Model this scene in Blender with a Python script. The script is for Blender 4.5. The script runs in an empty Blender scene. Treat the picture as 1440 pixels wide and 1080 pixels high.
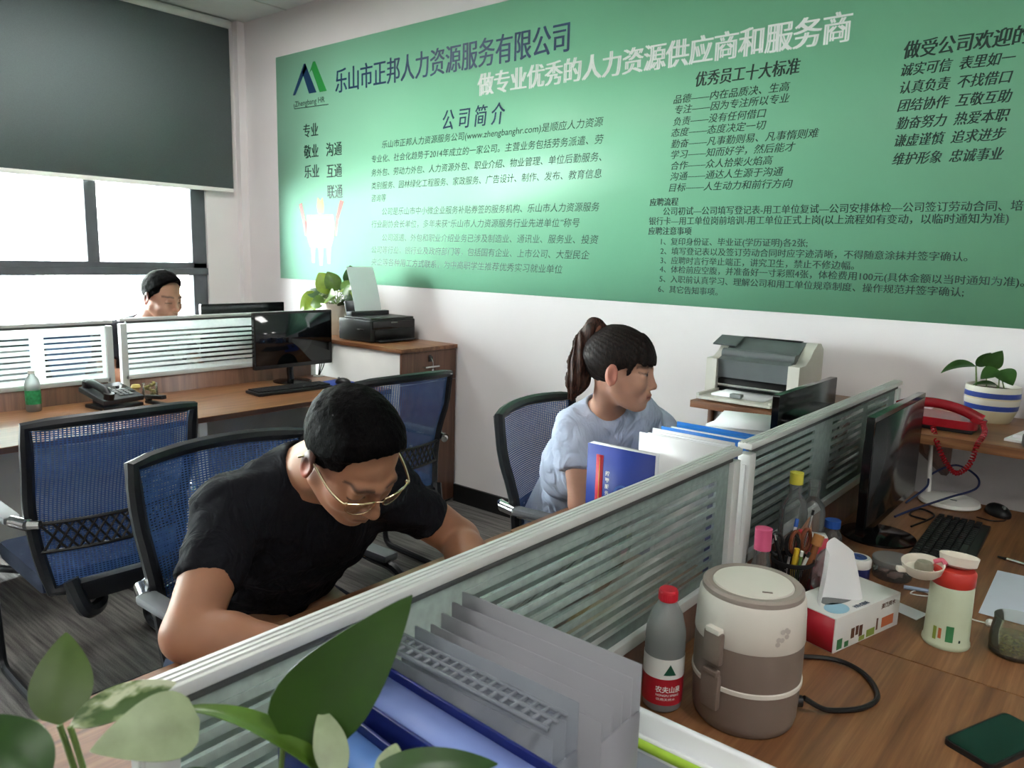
import bpy, bmesh, math, random
import numpy as np
from mathutils import Vector, Matrix, noise

scene = bpy.context.scene
COL = scene.collection
PI = math.pi

# ---------------------------------------------------------------- camera, sky, lamps, exposure
cam = bpy.data.objects.new('camera', bpy.data.cameras.new('camera'))
COL.objects.link(cam)
CR = ((0.7672718997, 0.6407340405, 0.0274539834), (0.1266760851, -0.1094501957, -0.9858873283), (-0.6286867275, 0.7599214064, -0.1651437394))
cam.matrix_world = Matrix(((CR[0][0], -CR[1][0], -CR[2][0], 0.0), (CR[0][1], -CR[1][1], -CR[2][1], 0.0), (CR[0][2], -CR[1][2], -CR[2][2], 1.52), (0, 0, 0, 1)))
cam.data.sensor_fit = 'HORIZONTAL'
cam.data.sensor_width = 36.0
cam.data.lens = 1076.854 / 1440 * 36.0
cam.data.clip_start = 0.02
cam.data.dof.use_dof = True
cam.data.dof.focus_distance = 1.9
cam.data.dof.aperture_fstop = 11.0
scene.camera = cam

world = bpy.data.worlds.new('sky')
scene.world = world
world.use_nodes = True
wn = world.node_tree.nodes
wn['Background'].inputs[0].default_value = (0.93, 0.97, 1.0, 1)
wn['Background'].inputs[1].default_value = 20.0

scene.view_settings.view_transform = 'Standard'
scene.view_settings.look = 'None'
scene.view_settings.exposure = 2.1
scene.view_settings.gamma = 1.0
scene.view_settings.use_curve_mapping = False
scene.cycles.use_denoising = True
scene.cycles.max_bounces = 10
scene.cycles.transparent_max_bounces = 24
scene.cycles.sample_clamp_indirect = 6.0
scene.cycles.caustics_reflective = False
scene.cycles.caustics_refractive = False

# ---------------------------------------------------------------- materials
def lin(c):
    c = c / 255.0
    return c / 12.92 if c <= 0.04045 else ((c + 0.055) / 1.055) ** 2.4
def rgb(c): return (lin(c[0]), lin(c[1]), lin(c[2]), 1.0)

class NT:
    def __init__(s, name):
        s.m = bpy.data.materials.new(name); s.m.use_nodes = True
        s.t = s.m.node_tree; s.n = s.t.nodes; s.l = s.t.links
        s.bsdf = s.n['Principled BSDF']; s.out = s.n['Material Output']
    def add(s, typ, **kw):
        n = s.n.new(typ)
        for k, v in kw.items():
            if k.startswith('i_'):
                n.inputs[k[2:].replace('_', ' ')].default_value = v
            else: setattr(n, k, v)
        return n
    def link(s, a, b): s.l.new(a, b)
    def coord(s, scale=(1, 1, 1), rot=(0, 0, 0), kind='Object'):
        c = s.add('ShaderNodeTexCoord'); mp = s.add('ShaderNodeMapping')
        mp.inputs['Scale'].default_value = scale; mp.inputs['Rotation'].default_value = rot
        s.link(c.outputs[kind], mp.inputs[0]); return mp.outputs[0]
    def ramp(s, fac, stops):
        r = s.add('ShaderNodeValToRGB'); e = r.color_ramp.elements
        while len(e) < len(stops): e.new(0.5)
        for i, (p, c) in enumerate(stops):
            e[i].position = p; e[i].color = c
        s.link(fac, r.inputs[0]); return r.outputs[0]
    def math(s, op, a, b=None, c=None):
        n = s.add('ShaderNodeMath', operation=op)
        for i, x in enumerate((a, b, c)):
            if x is None: continue
            if isinstance(x, (int, float)): n.inputs[i].default_value = x
            else: s.link(x, n.inputs[i])
        return n.outputs[0]

def M(name, c, rough=0.5, metal=0.0, var=0.06, scale=12.0, bump=0.0, bscale=200.0, spec=0.5, coat=0.0, sss=0.0, trans=0.0, stretch=(1, 1, 1), ior=1.45):
    t = NT(name); b = t.bsdf
    co = t.coord(stretch)
    nz = t.add('ShaderNodeTexNoise', i_Scale=scale, i_Detail=4.0); t.link(co, nz.inputs['Vector'])
    base = rgb(c)
    lo = tuple(x * (1 - var) for x in base[:3]) + (1,); hi = tuple(min(1, x * (1 + var)) for x in base[:3]) + (1,)
    t.link(t.ramp(nz.outputs['Fac'], [(0.3, lo), (0.7, hi)]), b.inputs['Base Color'])
    b.inputs['Roughness'].default_value = rough; b.inputs['Metallic'].default_value = metal
    b.inputs['Specular IOR Level'].default_value = spec; b.inputs['Coat Weight'].default_value = coat
    b.inputs['Transmission Weight'].default_value = trans; b.inputs['IOR'].default_value = ior
    if sss:
        b.inputs['Subsurface Weight'].default_value = sss
        b.inputs['Subsurface Radius'].default_value = (0.012, 0.005, 0.003)
        b.inputs['Subsurface Scale'].default_value = 0.6
    if bump:
        n2 = t.add('ShaderNodeTexNoise', i_Scale=bscale, i_Detail=3.0); t.link(co, n2.inputs['Vector'])
        bp = t.add('ShaderNodeBump', i_Strength=bump, i_Distance=0.002); t.link(n2.outputs['Fac'], bp.inputs['Height'])
        t.link(bp.outputs[0], b.inputs['Normal'])
    return t.m

def wood(name, dark, mid, light, axis=1, rough=0.38, spec=0.5):
    t = NT(name); s = [14.0, 14.0, 14.0]; s[axis] = 0.9
    co = t.coord(tuple(s))
    n1 = t.add('ShaderNodeTexNoise', i_Scale=1.6, i_Detail=7.0, i_Roughness=0.62, i_Distortion=0.9); t.link(co, n1.inputs['Vector'])
    s2 = [70.0, 70.0, 70.0]; s2[axis] = 2.2
    co2 = t.coord(tuple(s2))
    n2 = t.add('ShaderNodeTexNoise', i_Scale=2.0, i_Detail=3.0); t.link(co2, n2.inputs['Vector'])
    f = t.math('MULTIPLY_ADD', n2.outputs['Fac'], 0.3, t.math('MULTIPLY', n1.outputs['Fac'], 0.75))
    t.link(t.ramp(f, [(0.34, rgb(dark)), (0.52, rgb(mid)), (0.70, rgb(light))]), t.bsdf.inputs['Base Color'])
    t.bsdf.inputs['Roughness'].default_value = rough
    t.bsdf.inputs['Specular IOR Level'].default_value = spec
    bp = t.add('ShaderNodeBump', i_Strength=0.08, i_Distance=0.001); t.link(n2.outputs['Fac'], bp.inputs['Height'])
    t.link(bp.outputs[0], t.bsdf.inputs['Normal'])
    return t.m

def glassy(name, tint=(225, 235, 232), transp=0.85, rough=0.05, film=None):
    """thin clear sheet: mostly see-through with a sharp surface reflection"""
    t = NT(name)
    tr = t.add('ShaderNodeBsdfTransparent'); tr.inputs[0].default_value = rgb(tint)
    gl = t.add('ShaderNodeBsdfGlossy'); gl.inputs['Roughness'].default_value = rough
    fr = t.add('ShaderNodeFresnel', i_IOR=1.45)
    nz = t.add('ShaderNodeTexNoise', i_Scale=30.0); t.link(t.coord(), nz.inputs['Vector'])
    mx = t.add('ShaderNodeMixShader'); t.link(t.math('MULTIPLY_ADD', nz.outputs['Fac'], 0.03, fr.outputs[0]), mx.inputs[0])
    t.link(tr.outputs[0], mx.inputs[1]); t.link(gl.outputs[0], mx.inputs[2])
    last = mx.outputs[0]
    if film:
        df = t.add('ShaderNodeBsdfDiffuse'); df.inputs[0].default_value = rgb(film)
        tl = t.add('ShaderNodeBsdfTranslucent'); tl.inputs[0].default_value = rgb(film)
        m2 = t.add('ShaderNodeMixShader'); m2.inputs[0].default_value = 0.5
        t.link(df.outputs[0], m2.inputs[1]); t.link(tl.outputs[0], m2.inputs[2])
        m3 = t.add('ShaderNodeMixShader'); m3.inputs[0].default_value = 1 - transp
        t.link(last, m3.inputs[1]); t.link(m2.outputs[0], m3.inputs[2]); last = m3.outputs[0]
    t.link(last, t.out.inputs[0])
    return t.m

def striped_glass(name, period, clear, blocks, zoff=0.0, lo=(150, 160, 156), hi=(164, 174, 170), thru=0.55):
    """office screen glass: sand-blasted bands across the pane with clear slots left in blocks along its length"""
    t = NT(name)
    c = t.add('ShaderNodeTexCoord'); sp = t.add('ShaderNodeSeparateXYZ'); t.link(c.outputs['Object'], sp.inputs[0])
    z = t.math('FRACT', t.math('MULTIPLY', t.math('ADD', sp.outputs[2], zoff), 1.0 / period))
    stripe = t.math('LESS_THAN', z, clear)
    y = sp.outputs[1]
    blk = None
    for (a, b) in blocks:
        e = t.math('MULTIPLY', t.math('GREATER_THAN', y, a), t.math('LESS_THAN', y, b))
        blk = e if blk is None else t.math('MAXIMUM', blk, e)
    band = t.math('MULTIPLY', t.math('GREATER_THAN', sp.outputs[2], 0.018), t.math('LESS_THAN', sp.outputs[2], 0.236))
    isclear = t.math('MULTIPLY', t.math('MULTIPLY', stripe, blk), band)
    tr = t.add('ShaderNodeBsdfTransparent'); tr.inputs[0].default_value = rgb((222, 232, 230))
    gl = t.add('ShaderNodeBsdfGlossy'); gl.inputs['Roughness'].default_value = 0.03
    fr = t.add('ShaderNodeFresnel', i_IOR=1.3)
    a1 = t.add('ShaderNodeMixShader'); t.link(fr.outputs[0], a1.inputs[0]); t.link(tr.outputs[0], a1.inputs[1]); t.link(gl.outputs[0], a1.inputs[2])
    nz = t.add('ShaderNodeTexNoise', i_Scale=60.0); t.link(t.coord(), nz.inputs['Vector'])
    fcol = t.ramp(nz.outputs['Fac'], [(0.3, rgb(lo)), (0.7, rgb(hi))])
    df = t.add('ShaderNodeBsdfDiffuse'); t.link(fcol, df.inputs[0])
    tl = t.add('ShaderNodeBsdfTranslucent'); t.link(fcol, tl.inputs[0])
    m2 = t.add('ShaderNodeMixShader'); m2.inputs[0].default_value = thru; t.link(df.outputs[0], m2.inputs[1]); t.link(tl.outputs[0], m2.inputs[2])
    tr2 = t.add('ShaderNodeBsdfTransparent'); m3 = t.add('ShaderNodeMixShader'); m3.inputs[0].default_value = 0.12
    t.link(m2.outputs[0], m3.inputs[1]); t.link(tr2.outputs[0], m3.inputs[2])
    m4 = t.add('ShaderNodeMixShader'); t.link(isclear, m4.inputs[0]); t.link(m3.outputs[0], m4.inputs[1]); t.link(a1.outputs[0], m4.inputs[2])
    t.link(m4.outputs[0], t.out.inputs[0])
    return t.m

# ---------------------------------------------------------------- geometry helpers
def bm_new(): return bmesh.new()
def box(bm, c, s, rot=None, bev=0.0):
    n0 = len(bm.verts)
    r = bmesh.ops.create_cube(bm, size=1.0)
    vs = r['verts']
    bmesh.ops.scale(bm, vec=s, verts=vs)
    if bev:
        es = list({e for v in vs for e in v.link_edges})
        q = bmesh.ops.bevel(bm, geom=es, offset=bev, segments=2, profile=0.6, affect='EDGES')
        vs = list({v for f in q['faces'] for v in f.verts} | {v for v in vs if v.is_valid})
        bm.verts.ensure_lookup_table()
        vs = [bm.verts[i] for i in range(n0, len(bm.verts))]
    if rot is not None: bmesh.ops.rotate(bm, cent=(0, 0, 0), matrix=rot, verts=vs)
    bmesh.ops.translate(bm, vec=c, verts=vs)
    return vs
def RZ(a): return Matrix.Rotation(a, 3, 'Z')
def RX(a): return Matrix.Rotation(a, 3, 'X')
def RY(a): return Matrix.Rotation(a, 3, 'Y')
def frame_of(d):
    d = Vector(d).normalized()
    a = Vector((0, 0, 1)) if abs(d.z) < 0.95 else Vector((1, 0, 0))
    u = d.cross(a).normalized(); v = d.cross(u).normalized()
    return u, v
def spline(pts, n=8, closed=False):
    P = [Vector(p) for p in pts]; out = []
    m = len(P); rng = m if closed else m - 1
    for i in range(rng):
        p0 = P[(i - 1) % m] if closed or i > 0 else P[0] * 2 - P[1]
        p1 = P[i]; p2 = P[(i + 1) % m]
        p3 = P[(i + 2) % m] if closed or i + 2 < m else P[-1] * 2 - P[-2]
        for k in range(n):
            t = k / n
            out.append(0.5 * ((2 * p1) + (p2 - p0) * t + (2 * p0 - 5 * p1 + 4 * p2 - p3) * t * t + (3 * p1 - p0 - 3 * p2 + p3) * t ** 3))
    if not closed: out.append(P[-1])
    return out
def tube(bm, pts, r, seg=8, closed=False, sm=0, cap=True):
    if sm: pts = spline(pts, sm, closed)
    P = [Vector(p) for p in pts]; m = len(P); rings = []
    u = None
    for i in range(m):
        a = P[(i - 1) % m] if closed or i > 0 else P[0]
        b = P[(i + 1) % m] if closed or i < m - 1 else P[-1]
        d = (b - a)
        if d.length < 1e-9: d = Vector((0, 0, 1))
        d.normalize()
        if u is None: u, v = frame_of(d)
        else:
            u = (u - d * u.dot(d))
            if u.length < 1e-6: u, v = frame_of(d)
            u.normalize()
        v = d.cross(u).normalized()
        rr = r(i / max(1, m - 1)) if callable(r) else r
        rings.append([bm.verts.new(P[i] + (u * math.cos(2 * PI * k / seg) + v * math.sin(2 * PI * k / seg)) * rr) for k in range(seg)])
    for i in range(m if closed else m - 1):
        A = rings[i]; B = rings[(i + 1) % m]
        for k in range(seg): bm.faces.new((A[k], A[(k + 1) % seg], B[(k + 1) % seg], B[k]))
    if cap and not closed:
        bm.faces.new(rings[0][::-1]); bm.faces.new(rings[-1])
def cyl(bm, a, b, r0, r1=None, seg=20):
    r1 = r0 if r1 is None else r1
    tube(bm, [a, b], lambda t: r0 + (r1 - r0) * t, seg)
def lathe(bm, prof, c=(0, 0, 0), seg=40, rot=None, a0=0.0, a1=2 * PI):
    full = abs(a1 - a0 - 2 * PI) < 1e-6
    n = seg if full else seg + 1; cols = []
    for (r, z) in prof:
        row = []
        if r < 1e-6 and full:
            v = Vector((0, 0, z)); v = rot @ v if rot is not None else v
            row = [bm.verts.new(Vector(c) + v)] * n
        else:
            for k in range(n):
                a = a0 + (a1 - a0) * k / seg
                v = Vector((r * math.cos(a), r * math.sin(a), z)); v = rot @ v if rot is not None else v
                row.append(bm.verts.new(Vector(c) + v))
        cols.append(row)
    for i in range(len(prof) - 1):
        for k in range(seg):
            k2 = (k + 1) % n
            f = []
            for v in (cols[i][k], cols[i][k2], cols[i + 1][k2], cols[i + 1][k]):
                if v not in f: f.append(v)
            if len(f) > 2:
                try: bm.faces.new(f)
                except ValueError: pass
def prism(bm, pts, z0, z1, M4=None):
    """polygon in xy extruded in z, then moved by a 4x4"""
    n = len(pts)
    f = lambda x, y, z: (M4 @ Vector((x, y, z))) if M4 is not None else Vector((x, y, z))
    A = [bm.verts.new(f(x, y, z0)) for x, y in pts]; B = [bm.verts.new(f(x, y, z1)) for x, y in pts]
    bm.faces.new(A[::-1]); bm.faces.new(B)
    for i in range(n): bm.faces.new((A[i], A[(i + 1) % n], B[(i + 1) % n], B[i]))
def rrect(w, h, r, n=5):
    out = []
    for cx, cy, a in ((w / 2 - r, h / 2 - r, 0), (-w / 2 + r, h / 2 - r, PI / 2), (-w / 2 + r, -h / 2 + r, PI), (w / 2 - r, -h / 2 + r, 1.5 * PI)):
        for k in range(n + 1):
            b = a + PI / 2 * k / n; out.append((cx + r * math.cos(b), cy + r * math.sin(b)))
    return out
def sheet(bm, fn, nu, nv, th=0.0):
    """grid surface fn(u,v)->Vector, with thickness th along its normal if given"""
    g = [[bm.verts.new(fn(i / nu, j / nv)) for j in range(nv + 1)] for i in range(nu + 1)]
    fs = []
    for i in range(nu):
        for j in range(nv): fs.append(bm.faces.new((g[i][j], g[i + 1][j], g[i + 1][j + 1], g[i][j + 1])))
    if th:
        bmesh.ops.recalc_face_normals(bm, faces=fs)
        bmesh.ops.solidify(bm, geom=fs, thickness=th)
def leaf(bm, base, tip, w, n=(0, 0, 1), fold=0.25, droop=0.1, shape=0.75, nu=14, nv=6, wave=0.0):
    base = Vector(base); tip = Vector(tip); d = tip - base; L = d.length; dd = d.normalized()
    n = Vector(n); n = (n - dd * n.dot(dd)).normalized(); s = dd.cross(n)
    def fn(u, v):
        q = v * 2 - 1
        ww = w * 0.5 * (math.sin(PI * min(1, u) ** shape) ** 0.85 if 0 < u < 1 else 0.0) + 0.0006
        return base + d * u + n * (droop * L * 4 * u * (1 - u) + abs(q) * ww * fold + wave * math.sin(u * 17 + v * 3) * ww) + s * (q * ww)
    sheet(bm, fn, nu, nv, 0.0007)

def mesh_from(bm, name, mats, smooth=True):
    bmesh.ops.recalc_face_normals(bm, faces=bm.faces[:])
    me = bpy.data.meshes.new(name); bm.to_mesh(me); bm.free()
    for m in (mats if isinstance(mats, (list, tuple)) else [mats]): me.materials.append(m)
    if smooth:
        me.polygons.foreach_set('use_smooth', [True] * len(me.polygons))
        sharp_edges(me, math.radians(38))
    return me
def sharp_edges(me, ang):
    b = bmesh.new(); b.from_mesh(me)
    vals = [(len(e.link_faces) == 2 and e.calc_face_angle(0.0) > ang) for e in b.edges]
    b.free()
    at = me.attributes.get('sharp_edge') or me.attributes.new('sharp_edge', 'BOOLEAN', 'EDGE')
    at.data.foreach_set('value', vals)
def tag(o, label=None, cat=None, group=None, kind=None):
    if label: o['label'] = label
    if cat: o['category'] = cat
    if group: o['group'] = group
    if kind: o['kind'] = kind
    return o
def thing(name, label, cat, loc=(0, 0, 0), rz=0.0, group=None):
    o = bpy.data.objects.new(name, None); COL.objects.link(o)
    o.empty_display_size = 0.05
    o.location = loc; o.rotation_euler = (0, 0, rz)
    return tag(o, label, cat, group)
def part(name, bm, m, parent, label=None, smooth=True):
    o = bpy.data.objects.new(name, mesh_from(bm, name, m, smooth)); COL.objects.link(o)
    o.parent = parent
    if label: o['label'] = label
    return o
def solo(name, bm, m, label, cat, loc=(0, 0, 0), rz=0.0, group=None, kind=None, smooth=True):
    o = bpy.data.objects.new(name, mesh_from(bm, name, m, smooth)); COL.objects.link(o)
    o.location = loc; o.rotation_euler = (0, 0, rz)
    return tag(o, label, cat, group, kind)
def struct(name, bm, m, parent=None, smooth=False):
    o = bpy.data.objects.new(name, mesh_from(bm, name, m, smooth)); COL.objects.link(o)
    if parent is not None: o.parent = parent
    else: o['kind'] = 'structure'
    return o
def dup(root, loc, rz, label, group=None):
    r = root.copy(); COL.objects.link(r); r.location = loc; r.rotation_euler = (0, 0, rz); r['label'] = label
    if group: r['group'] = group
    for ch in list(root.children):
        c = ch.copy(); COL.objects.link(c); c.parent = r
        for g in ch.children:
            d = g.copy(); COL.objects.link(d); d.parent = c
    return r
def text_bm(bm, body, width=None, height=None, bold=0.0, xf=None, shear=0.0, depth=0.0):
    """adds flat lettering, starting at x=0 and centred on y=0, mapped through xf(x,y)->Vector"""
    cu = bpy.data.curves.new('t', 'FONT'); cu.body = body; cu.size = 1.0; cu.offset = bold; cu.shear = shear; cu.resolution_u = 3
    o = bpy.data.objects.new('t', cu); COL.objects.link(o)
    dg = bpy.context.evaluated_depsgraph_get()
    me = bpy.data.meshes.new_from_object(o.evaluated_get(dg))
    bpy.data.objects.remove(o); bpy.data.curves.remove(cu)
    if not len(me.vertices): return
    xs = [v.co.x for v in me.vertices]; ys = [v.co.y for v in me.vertices]
    x0, x1 = min(xs), max(xs)
    sx = width / (x1 - x0) if width else height
    sy = height if height else sx
    yc = 0.38
    vs = [bm.verts.new(xf((v.co.x - x0) * sx, (v.co.y - yc) * sy)) for v in me.vertices]
    for p in me.polygons:
        try: bm.faces.new([vs[i] for i in p.vertices])
        except ValueError: pass
    bpy.data.meshes.remove(me)

# common materials
m_wall = M('wall_paint', (228, 223, 223), 0.7, var=0.02, scale=3, bump=0.05, bscale=120)
m_ceil = M('ceiling_tile', (222, 226, 222), 0.8, var=0.02)
m_alu = M('aluminium_frame', (212, 214, 212), 0.38, 0.25, var=0.012)
m_black = M('black_plastic', (22, 23, 25), 0.42, var=0.15)
m_blackgloss = M('glossy_black_plastic', (10, 11, 12), 0.12, var=0.1, spec=0.6)
m_dkgrey = M('dark_grey_plastic', (52, 54, 56), 0.5, var=0.1)
m_grey = M('grey_plastic', (120, 124, 124), 0.5)
m_white = M('white_plastic', (232, 231, 226), 0.4, var=0.02)
m_whitemetal = M('white_metal', (214, 215, 212), 0.4, var=0.02)
m_chrome = M('chrome', (215, 215, 215), 0.12, 1.0, var=0.03)
m_darkwin = M('window_frame_dark', (84, 86, 92), 0.5, var=0.1)
m_woodY = wood('walnut_laminate_lengthwise', (92, 56, 35), (126, 83, 52), (158, 113, 76), 1)
m_woodZ = wood('walnut_laminate_upright', (78, 50, 40), (102, 68, 52), (122, 84, 64), 2, 0.45)
m_woodX = wood('walnut_laminate_crosswise', (92, 56, 35), (126, 83, 52), (158, 113, 76), 0)
m_greypanel = M('grey_laminate', (212, 212, 208), 0.6, var=0.03)
m_paper = M('white_paper', (236, 237, 240), 0.75, var=0.015)
m_soil = M('potting_soil', (70, 52, 40), 0.95, var=0.5, scale=80, bump=0.6)
m_stem = M('green_stem', (96, 120, 58), 0.5, var=0.15)
m_red = M('red_plastic', (150, 24, 34), 0.25, var=0.06, spec=0.6)
# ================================================================ the room
XW, YW, ZC = -5.5, 3.337, 3.17          # window wall, poster wall, ceiling
XR, YF = 2.4, -3.6                      # walls beside and behind the camera
bm = bm_new(); box(bm, ((XW + XR) / 2, (YW + YF) / 2, -0.05), (XR - XW + 0.4, YW - YF + 0.4, 0.1))
t = NT('carpet_tile')
co = t.coord((3.0, 60.0, 1.0)); n1 = t.add('ShaderNodeTexNoise', i_Scale=1.0, i_Detail=6.0); t.link(co, n1.inputs['Vector'])
n2 = t.add('ShaderNodeTexNoise', i_Scale=260.0, i_Detail=2.0); t.link(t.coord(), n2.inputs['Vector'])
f = t.math('MULTIPLY_ADD', n2.outputs['Fac'], 0.35, t.math('MULTIPLY', n1.outputs['Fac'], 0.7))
t.link(t.ramp(f, [(0.34, rgb((70, 68, 67))), (0.5, rgb((104, 101, 99))), (0.68, rgb((136, 132, 128)))]), t.bsdf.inputs['Base Color'])
t.bsdf.inputs['Roughness'].default_value = 0.95; t.bsdf.inputs['Specular IOR Level'].default_value = 0.1
bp = t.add('ShaderNodeBump', i_Strength=0.4, i_Distance=0.003); t.link(n2.outputs['Fac'], bp.inputs['Height']); t.link(bp.outputs[0], t.bsdf.inputs['Normal'])
struct('floor', bm, t.m)
bm = bm_new(); box(bm, ((XW + XR) / 2, (YW + YF) / 2, ZC + 0.05), (XR - XW + 0.4, YW - YF + 0.4, 0.1))
struct('ceiling', bm, m_ceil)
bm = bm_new()
for x in np.arange(XW + 0.6, XR, 0.6): box(bm, (x, (YW + YF) / 2, ZC - 0.003), (0.012, YW - YF, 0.006))
for y in np.arange(YF + 0.34, YW, 0.6): box(bm, ((XW + XR) / 2, y, ZC - 0.002), (XR - XW, 0.012, 0.004))
struct('trim_1', bm, M('ceiling_grid', (198, 202, 198), 0.6))
bm = bm_new(); box(bm, ((XW + XR) / 2, YW + 0.06, ZC / 2), (XR - XW + 0.4, 0.12, ZC)); struct('wall_back', bm, m_wall)
bm = bm_new(); box(bm, (XR + 0.06, (YW + YF) / 2, ZC / 2), (0.12, YW - YF, ZC)); struct('wall_right', bm, m_wall)
bm = bm_new(); box(bm, ((XW + XR) / 2, YF - 0.06, ZC / 2), (XR - XW + 0.4, 0.12, ZC)); struct('wall_front', bm, m_wall)
WY0, WY1, WZ0, WZ1 = -2.4, 3.02, 0.86, 2.78
bm = bm_new()
xc = XW - 0.1
box(bm, (xc, (YW + YF) / 2, WZ0 / 2), (0.2, YW - YF, WZ0))
box(bm, (xc, (YW + YF) / 2, (WZ1 + ZC) / 2), (0.2, YW - YF, ZC - WZ1))
box(bm, (xc, (WY1 + YW) / 2, (WZ0 + WZ1) / 2), (0.2, YW - WY1, WZ1 - WZ0))
box(bm, (xc, (WY0 + YF) / 2, (WZ0 + WZ1) / 2), (0.2, WY0 - YF, WZ1 - WZ0))
struct('wall_left', bm, m_wall)
bm = bm_new(); box(bm, (XW + 0.03, YW - 0.03, ZC / 2), (0.06, 0.06, ZC)); struct('trim_2', bm, m_wall)   # corner pipe boxing
bm = bm_new(); box(bm, ((-3.2 + XR) / 2, YW - 0.007, 0.055), (XR + 3.2, 0.014, 0.11)); struct('baseboard_back', bm, M('baseboard_black', (20, 20, 21), 0.45, var=0.1))
# window: dark frame, transom with openers above, fixed light below
wx = XW - 0.06
wroot = bpy.data.objects.new('window_1', None); COL.objects.link(wroot); wroot['kind'] = 'structure'
bm = bm_new()
box(bm, (wx, WY1 - 0.055, (WZ0 + WZ1) / 2), (0.08, 0.11, WZ1 - WZ0), bev=0.006)
box(bm, (wx, WY0 + 0.05, (WZ0 + WZ1) / 2), (0.08, 0.10, WZ1 - WZ0))
box(bm, (wx, (WY0 + WY1) / 2, WZ0 + 0.03), (0.08, WY1 - WY0, 0.06)); box(bm, (wx, (WY0 + WY1) / 2, WZ1 - 0.03), (0.08, WY1 - WY0, 0.06))
box(bm, (wx, (WY0 + WY1) / 2, 1.358), (0.08, WY1 - WY0, 0.095), bev=0.006)
box(bm, (wx + 0.03, (WY0 + WY1) / 2, 1.34), (0.05, WY1 - WY0, 0.05), bev=0.004)
y = 2.216
while y > WY0:
    box(bm, (wx, y, (1.40 + WZ1) / 2), (0.07, 0.08, WZ1 - 1.40), bev=0.006); y -= 0.93
struct('window_frame', bm, m_darkwin, wroot)
bm = bm_new(); box(bm, (wx - 0.01, (WY0 + WY1) / 2, (WZ0 + WZ1) / 2), (0.006, WY1 - WY0 - 0.1, WZ1 - WZ0 - 0.06))
struct('window_pane', bm, glassy('window_glass', (244, 249, 248)), wroot)
bm = bm_new(); box(bm, (XW + 0.01, (WY0 + WY1) / 2, WZ0 - 0.015), (0.14, WY1 - WY0 + 0.06, 0.03), bev=0.004); struct('window_sill', bm, m_wall, wroot)
# a pale block across the street
b = thing('apartment_building', 'pale apartment block beyond the window across the street', 'building', (-30, 8, -9))
bm = bm_new(); box(bm, (0, 0, 9.5), (8, 34, 19)); part('wall', bm, M('pale_render', (226, 222, 214), 0.9), b)
bm = bm_new(); box(bm, (0, 0, 19.3), (8.6, 34.6, 0.6)); part('roof', bm, M('roof_slab', (170, 160, 150), 0.9), b)
bm = bm_new(); box(bm, (-40, 5, -9.1), (68, 120, 0.2)); gr_ = struct('ground_light_block', bm, M('light_block_grey', (150, 150, 146), 0.9))  # unseen ground added to block sky light coming from below
m_farwin = M('far_window_glass', (120, 132, 140), 0.2)
first = None
for k in range(4):
    for j in range(7):
        if first is None:
            bm = bm_new(); box(bm, (0, 0, 0), (0.12, 1.5, 1.4)); first = part('window', bm, m_farwin, b); o = first
        else:
            o = first.copy(); COL.objects.link(o); o.parent = b
        o.location = (4.05, -13 + j * 4.3, 6.6 + k * 3.0)
# unseen ceiling panels added to brighten the room
m_fillpanel = NT('fill_panel_diffuser'); m_fillpanel.bsdf.inputs['Emission Color'].default_value = (1, 0.98, 0.95, 1); m_fillpanel.bsdf.inputs['Emission Strength'].default_value = 6.0
m_fillpanel.bsdf.inputs['Base Color'].default_value = rgb((240, 240, 236))
for i, (x, y) in enumerate(((-4.35, 2.1), (-2.4, -1.8), (0.9, 0.3), (0.9, -1.8), (-3.1, 1.35))):
    l = thing('added_fill_panel', ['added square fill panel on the ceiling nearest the window', 'added square fill panel on the ceiling over the middle of the room', 'added square fill panel on the ceiling above the right end of the desks', 'added square fill panel on the ceiling in the corner furthest from the window', 'added square fill panel on the ceiling above the empty chairs'][i], 'ceiling light', (x, y, ZC), 0, 'added fill panels')
    bm = bm_new()
    for s in (-1, 1):
        box(bm, (0, s * 0.30, -0.012), (0.62, 0.02, 0.024)); box(bm, (s * 0.30, 0, -0.012), (0.02, 0.58, 0.024))
    part('frame', bm, m_whitemetal, l)
    bm = bm_new(); box(bm, (0, 0, -0.008), (0.58, 0.58, 0.008)); part('diffuser', bm, m_fillpanel.m, l)

# roller blind
t = NT('blind_fabric'); co = t.coord((300, 300, 300)); nz = t.add('ShaderNodeTexNoise', i_Scale=1.0); t.link(co, nz.inputs['Vector'])
c_ = t.ramp(nz.outputs['Fac'], [(0.3, rgb((106, 116, 118))), (0.7, rgb((116, 126, 128)))])
t.link(c_, t.bsdf.inputs['Base Color']); t.bsdf.inputs['Roughness'].default_value = 0.85
tl = t.add('ShaderNodeBsdfTranslucent'); t.link(c_, tl.inputs[0]); mx = t.add('ShaderNodeMixShader'); mx.inputs[0].default_value = 0.06
t.link(t.bsdf.outputs[0], mx.inputs[1]); t.link(tl.outputs[0], mx.inputs[2]); t.link(mx.outputs[0], t.out.inputs[0])
bl = thing('roller_blind', 'grey roller blind pulled half down over the window', 'blind', (XW + 0.034, 1.2, ZC))
BY0, BY1 = -2.6 - 1.2, 3.225 - 1.2
bm = bm_new(); box(bm, (0, (BY0 + BY1) / 2, -0.61), (0.003, BY1 - BY0, 1.20)); part('fabric', bm, t.m, bl)
bm = bm_new(); cyl(bm, (0.0, BY0, -0.035), (0.0, BY1, -0.035), 0.03); part('roller_tube', bm, m_whitemetal, bl)
bm = bm_new(); box(bm, (0, (BY0 + BY1) / 2, -1.222), (0.012, BY1 - BY0, 0.03), bev=0.004); part('bottom_bar', bm, m_white, bl)

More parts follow.
